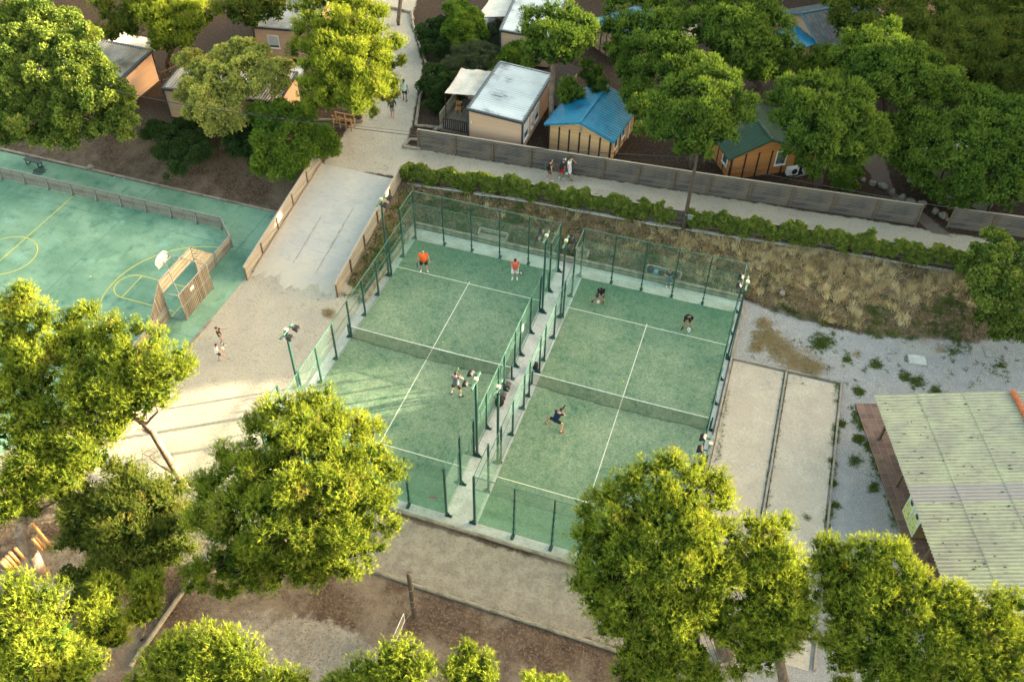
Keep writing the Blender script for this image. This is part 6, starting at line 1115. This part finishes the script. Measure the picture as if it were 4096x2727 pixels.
tree('oak', [(2288,548,24,5.2),(2305,560,22,5),(2250,590,32,4.5),(2290,600,36,4.9),(2335,585,38,5.1),(2230,625,26,3.6),(2265,640,38,4.2),(2315,645,40,4.5),(2350,640,30,4.6),(2285,690,38,3.6),(2335,695,38,3.7),(2245,680,22,2.8),(2275,735,30,2.4),(2320,745,34,2.5),(2350,760,28,2.2),(2300,775,22,1.4)], (32.6,14.2), 'dark evergreen oak on the bank at the right edge', name='oak_tree', mat='oak', zb=.9, r0=.2, dens=DN)
tree('stone', [(x+dx, y+dy, z, 1.3) for x, y, z, dx, dy in ((-16.6,35.3,11.5,0,1.5),(-16.6,35.3,11.2,1.6,2.2),(-16.6,35.3,11.0,-1.6,2.4),(-16.6,35.3,12,0,3.2))], (-16.9,34.8), 'bare pine trunk rising out of frame beside the dirt path at the top', world=True, zb=2, r0=.17, split=.85, dens=.7)
# far background trees closing the top edge
for i, (x, y, z, R, lb) in enumerate(((-2,46,8,2.6,'dark pine beyond the two blue roofs at the top edge'),(6,47,8.5,2.8,'dark pine crown at the top edge right of the blue roof'),(12.5,49,9,2.8,'dark pine at the top edge left of the weathered roof'),(-48,33,8,2.6,'dim pine in the extreme top left corner'))):
    tree('stone', [(x+dx*R*.62, y+dy*R*.62, z+dz, R*.55) for dx, dy, dz in ((0,0,.8),(1,0,0),(-1,.2,0),(0,1,0),(.1,-1,-.2),(.7,.7,-.3),(-.7,-.7,-.4))], (x, y), lb, mat='pinedark', world=True, zb=2, dens=.6)
# creeper on the low brown fence
groups = [(-7.3,-5.2,.42),(-5.1,-3.2,.36),(-3.1,-.9,.42),(-.8,1.6,.44),(1.7,3.8,.42),(3.9,6.6,.48),(6.7,8.8,.5),(8.9,11.4,.48),(12.5,14.3,.40),(14.5,16.0,.32),(16.2,19.2,.48),(19.4,22.6,.5),(23.0,25.4,.38),(25.7,28.3,.42),(28.4,30.6,.42)]
where = ['at the ramp end of the low brown fence, first from the left','second from the left on the low brown fence','third from the left on the low brown fence','on the low brown fence directly behind the empty log bench','on the low brown fence below the backpack walker','on the low brown fence below the three walkers','on the low brown fence, right of the three walkers','just left of the wooden utility pole','just right of the wooden utility pole','small tuft second right of the utility pole','wide one third right of the utility pole','above the tall pale dry grass','thin one above the middle of the dry bank','next to last towards the right end of the low fence','at the right end of the low fence beside the oak']
for (a, b, R), w in zip(groups, where):
    SEED[0] += 1; r = np.random.default_rng(SEED[0]); rr = random.Random(SEED[0]); lob = []; x = a
    while x < b:
        y = float(yv(x)); k_ = .95+.2*math.sin(x*1.7)+.15*math.sin(x*4.3); top_ = 2.95+.16*math.sin(x*2.7)+.1*math.sin(x*6.1)
        for _ in range(5): lob.append(((x+rr.uniform(-.15,.15), y-.12+rr.gauss(0,.12), top_+rr.gauss(0,.13)), R*rr.uniform(.3,.62)*k_))
        for _ in range(3):
            if rr.random() < .75*k_: lob.append(((x+rr.uniform(-.15,.15), y-.25-rr.random()*.12, top_-rr.uniform(.2,.75)*k_), R*rr.uniform(.22,.5)))
        x += R*.45
    rt = thing('climbing_plant', (a, float(yv(a)), 1.9), 0, 'green creeper '+w, 'climbing plant', 'creepers on the low brown fence'); o = np.array(rt.location)
    V_, T_ = foliage([(np.array(c)-o, q) for c, q in lob], 'vine', r, 1.0); leafmesh('leaves', V_, T_, 'vine', rt)
    mb = MB(); [mb.tube([(c[0]-a, c[1]-o[1], -.15), (c[0]-a+.05, c[1]-o[1]-.05, .5), (c[0]-a, c[1]-o[1], c[2]-o[2])], [.02,.015,.01], 5) for c, q in lob[::9]]; mb.build('stem', 'bark', rt)
# ------------------------------------------------------------------ grasses
def blades(name, P, Ln, w, lean, mat, tint, label, r, nb=5, cat='grass'):
    k = len(P); Pn = np.repeat(P, nb, 0)+np.concatenate([r.normal(size=(k*nb,2))*.05, np.zeros((k*nb,1))], 1); A = unit(np.stack([r.normal(size=k*nb)*lean, r.normal(size=k*nb)*lean, np.ones(k*nb)], 1)); L1 = (np.repeat(Ln, nb)*(.6+.6*r.random(k*nb)))[:,None]
    sd = unit(np.cross(A, r.normal(size=(k*nb,3))))*w*.5; tip = Pn+A*L1; tip[:,2] -= .25*L1[:,0]*np.hypot(A[:,0],A[:,1]); V_ = np.stack([Pn-sd, Pn+sd, tip], 1).reshape(-1,3)
    o = leafmesh(name, V_, np.repeat(np.repeat(tint, nb), 3), mat); tag(o, label, cat, kind='stuff'); return o
r = np.random.default_rng(99)
def vnoise(x, y, s, seed=0):
    return (np.sin(x*s+seed)+np.sin(y*s*1.3+seed*2.1)+np.sin((x+y)*s*.7+seed*.7)+np.sin((x-y*.6)*s*1.9+seed*1.3))/4
n = 6400; x = r.uniform(-7.2, 31, n); y = r.uniform(2.5, 17, n); yb = np.interp(x, YBX, YBY); ok = ((x > -5.7) & (y > yb+.05) & (y < yv(x)-.35)) | ((x <= -5.9) & (x > -7.25) & (y > 3.2) & (y < 13.6) & (r.random(n) < .9)); x, y = x[ok], y[ok]
low = (y-np.interp(x, YBX, YBY))/np.maximum(yv(x)-np.interp(x, YBX, YBY), .5); nz = vnoise(x, y, 1.3, 3)+.6*vnoise(x, y, 3.1, 8)+r.normal(size=len(x))*.18
score = nz-np.clip((x-24)/5, 0, 1)*.7+np.clip((x-1)/14, -.35, .8)+(low-.46)*2.1; dry = score > .0; z = hgt(x, y)
def tufts(name, sel, nb, hmin, hmax, w, mat, tb, label, spread, lean):
    k = sel.sum(); P = np.stack([x[sel], y[sel], z[sel]-.03], 1); H_ = hmin+(hmax-hmin)*r.random(k); T0 = tb(k); dirn = r.normal(size=(k,2))*lean
    Pn = np.repeat(P, nb, 0); Pn[:,:2] += r.normal(size=(k*nb,2))*spread; A = np.concatenate([np.repeat(dirn, nb, 0)+r.normal(size=(k*nb,2))*.32, np.ones((k*nb,1))], 1); A = unit(A); L1 = (np.repeat(H_, nb)*(.5+.6*r.random(k*nb)))[:,None]
    sd = unit(np.cross(A, r.normal(size=(k*nb,3))))*w*.5; tip = Pn+A*L1; tip[:,2] -= .35*L1[:,0]*np.hypot(A[:,0],A[:,1]); V_ = np.stack([Pn-sd, Pn+sd, tip], 1).reshape(-1,3)
    T_ = np.clip(np.repeat(T0, nb)+r.normal(size=k*nb)*.12, 0, 1); tag(leafmesh(name, V_, np.repeat(T_, 3), mat), label, 'grass', kind='stuff')
rightw = np.clip((x-9)/9, 0, 1)*np.clip(low*1.7-.1, 0, 1)
tall = dry & (r.random(len(x)) < .12+.75*rightw) & (vnoise(x, y, .9, 5) > -.35)
short = dry & ~tall
tufts('tall_dry_grass', tall, 64, .42, .78, .024, 'dry', lambda k: np.clip(.55+.3*r.normal(size=k), .15, 1), 'tall pale straw-coloured grass on the upper right of the bank', .13, .35)
tufts('dry_grass', short, 50, .16, .40, .028, 'dry', lambda k: np.clip(.18+.22*r.normal(size=k), 0, .8), 'short reddish brown dry grass on the bank above the courts', .16, .6)
tufts('green_grass', ~dry, 40, .14, .38, .045, 'weed', lambda k: r.random(k), 'low green weeds on the bank above the courts', .16, .7)
# weeds on gravel, along edging, dead patches
pts = []; rr = random.Random(3)
for (u, v, ru, n_) in ((1890,788,26,130),(2015,838,14,45),(1950,825,9,20),(2095,850,0,0),(2080,865,12,30),(2110,880,20,60),(2150,900,22,50),(1965,1060,14,80),(1975,1010,10,50),(2300,840,24,30),(2200,800,30,40),(1935,975,8,30),(1855,1190,4,10),(2010,1120,10,30),(2025,1060,8,40),(2000,1020,8,40),(1985,980,6,30),(1975,900,12,40),(1920,1160,6,20),(1915,1110,6,22),(1912,1060,6,22),(1922,990,5,16)):
    for _ in range(n_): pts.append((u+rr.gauss(0,ru*.5), v+rr.gauss(0,ru*.38)))
for _ in range(90):
    pts.append((rr.uniform(1730,2330), rr.uniform(770,890)))
for t in np.linspace(0,1,90): pts.append((1806-48*t+rr.uniform(-6,6), 860+320*t)) if rr.random() < .7 else None
for t in np.linspace(0,1,60): pts.append((1640+28*(1-t)+rr.uniform(-1,9), 900+200*t)) if rr.random() < .75 else None
for _ in range(330): t = rr.random(); pts.append((1968+118*t+rr.gauss(0,7)-6, 930+300*t)) if rr.random() < .5+.5*math.sin(t*17) else None
for _ in range(160): t = rr.random(); pts.append((1925-20*t+rr.gauss(0,4), 885+340*t)) if math.sin(t*23) > -.1 else None
W_ = np.array([G(u, v, 0) for u, v in pts]); W_ = W_[(W_[:,0] > 17.2)]
W3 = np.repeat(W_, 4, 0)+np.concatenate([r.normal(size=(len(W_)*4,2))*.07, np.zeros((len(W_)*4,1))], 1)
blades('weeds', W3, .10+.10*r.random(len(W3)), .03, 1.1, 'weed', r.random(len(W3)), 'small green weed tufts scattered over the gravel and along the boards', r)
pd = []
for (u, v, ru, n_) in ((1760,775,26,260),(1790,800,30,240),(1830,830,34,260),(1870,845,24,160),(1755,745,18,90),(1740,800,14,80),(1970,815,8,10),(755,720,12,60),(680,890,6,16),(735,600,0,0),(2160,800,12,30),(2130,775,20,60),(2090,765,26,60),(2010,755,26,60)):
    for _ in range(n_): pd.append((u+rr.gauss(0,ru*.55), v+rr.gauss(0,ru*.36)))
W_ = np.array([G(u, v, 0) for u, v in pd]); W3 = np.repeat(W_, 3, 0)+np.concatenate([r.normal(size=(len(W_)*3,2))*.1, np.zeros((len(W_)*3,1))], 1)
blades('dead_grass', W3, .08+.10*r.random(len(W3)), .03, 1.1, 'dry', .15+.4*r.random(len(W3)), 'patches of dead brown grass on the pale gravel', r)
# fallen leaves / bark chips under the trees (countless): small bent quads on the ground
n = 22000; x = np.concatenate([r.uniform(-14,17,n//2), r.uniform(-38,-14,n//4), r.uniform(-8,34,n-n//2-n//4)]); y = np.concatenate([r.uniform(-25,-14.5,n//2), r.uniform(9.8,15,n//4), r.uniform(21,34,n-n//2-n//4)])
z = hgt(x, y)+.035; P = np.stack([x, y, z], 1); a = r.uniform(0, 6.28, n); s = .03+.05*r.random(n); d1 = np.stack([np.cos(a)*s, np.sin(a)*s, r.normal(size=n)*.015], 1); d2 = np.stack([-np.sin(a)*s*.5, np.cos(a)*s*.5, r.normal(size=n)*.015], 1)
V_ = np.stack([P-d1, P+d2, P+d1], 1).reshape(-1,3); MT['leaf'] = leafm('dead_leaves', (.10,.055,.035), (.30,.20,.12), None, .1); o = leafmesh('leaf_litter', V_, np.repeat(r.random(n), 3), 'leaf'); tag(o, 'scattered dead leaves and bark chips on the bare ground', 'leaf litter', kind='stuff')
# dead boughs
def bough(base, seed, Lb, dirv, label, mat='barklit'):
    q = random.Random(seed); mb = MB(); pts = [Vector((0,0,0))]; d = Vector(dirv).normalized()
    for i in range(5): pts.append(pts[-1]+(d+Vector((q.uniform(-.25,.25),q.uniform(-.25,.25),q.uniform(-.2,.15))))*Lb/5)
    mb.tube(pts, [.10,.085,.07,.05,.035,.015], 8)
    for i in range(1,6):
        for _ in range(4):
            e = pts[i]+Vector((q.uniform(-.8,.8),q.uniform(-.8,.8),q.uniform(-.5,.3)))*.9; mb.tube([pts[i], pts[i].lerp(e,.5)+Vector((0,0,.1)), e], [.022,.015,.006], 5)
    tag(mb.build('dead_branch', mat, None, tuple(map(float, base))), label, 'branch')
bough(G(415,1095,.6), 3, 2.6, (-1,.15,.1), 'bare dead boughs spreading left from the foot of the leaning pine')
bough(G(2015,5,8.6), 5, 3.2, (.8,-.9,-.45), 'bare broken bough hanging between the pines at the top right')
# ------------------------------------------------------------------ unseen wood added east of the site, its height shaped to shade the courts
SAZ, SEL = 32.0, 10.5
if WOOD:
    lob = []; q = random.Random(21)
    for i in range(WOODN):
        t = q.uniform(-36, 50); s0 = 50+q.uniform(0, 11); x = s0*math.cos(R_(SAZ))-t*math.sin(R_(SAZ)); y = s0*math.sin(R_(SAZ))+t*math.cos(R_(SAZ))
        top = shadetop(t)+(s0-52)*math.tan(R_(SEL))+q.uniform(-1.6,.9); g0 = float(hgt(x, y)); zz = max(g0+1.5, top)
        for dz in (0, 2.6, 5.2, 7.8):
            if zz-dz > g0: lob.append(((x+q.uniform(-1,1), y+q.uniform(-1,1), zz-dz-1.6), 2.0))
    V_, T_ = foliage(lob, 'wood', np.random.default_rng(5), 1, 1.0); o = leafmesh('shadewood', V_, T_, 'pinedark'); tag(o, 'unseen dense pine wood added beyond the right edge to shade the courts', 'shadewood', kind='stuff')
print('TRIS', TRI[0])
# ------------------------------------------------------------------ light
w = bpy.data.worlds.new('World'); SC.world = w; w.use_nodes = True; nt = w.node_tree; bg = nt.nodes['Background']; sk_ = nt.nodes.new('ShaderNodeTexSky'); sk_.sky_type = 'NISHITA'; sk_.sun_disc = False
sk_.sun_elevation = R_(SEL); sk_.sun_rotation = R_(90-SAZ); sk_.air_density = 1.0; sk_.dust_density = 3.0; sk_.ozone_density = .3
nt.links.new(mixc(nt, 1.0, sk_.outputs[0], (1.12,1.02,.80), 'MULTIPLY'), bg.inputs[0]); bg.inputs[1].default_value = .15
sun = bpy.data.lights.new('sun', 'SUN'); sun.energy = SUNE; sun.angle = R_(.6); sun.color = (1, .82, .54); so = bpy.data.objects.new('sun', sun); COL.objects.link(so)
dv = Vector((math.cos(R_(SAZ))*math.cos(R_(SEL)), math.sin(R_(SAZ))*math.cos(R_(SEL)), math.sin(R_(SEL)))); so.rotation_euler = dv.to_track_quat('Z', 'Y').to_euler(); so.location = (60, 40, 60)
SC.view_settings.view_transform = 'Standard'; SC.view_settings.look = 'None'; SC.view_settings.exposure = EXPO; SC.view_settings.gamma = 1
SC.render.engine = 'CYCLES'; SC.cycles.max_bounces = 6; SC.cycles.transparent_max_bounces = 24; SC.cycles.diffuse_bounces = 2; SC.cycles.glossy_bounces = 2
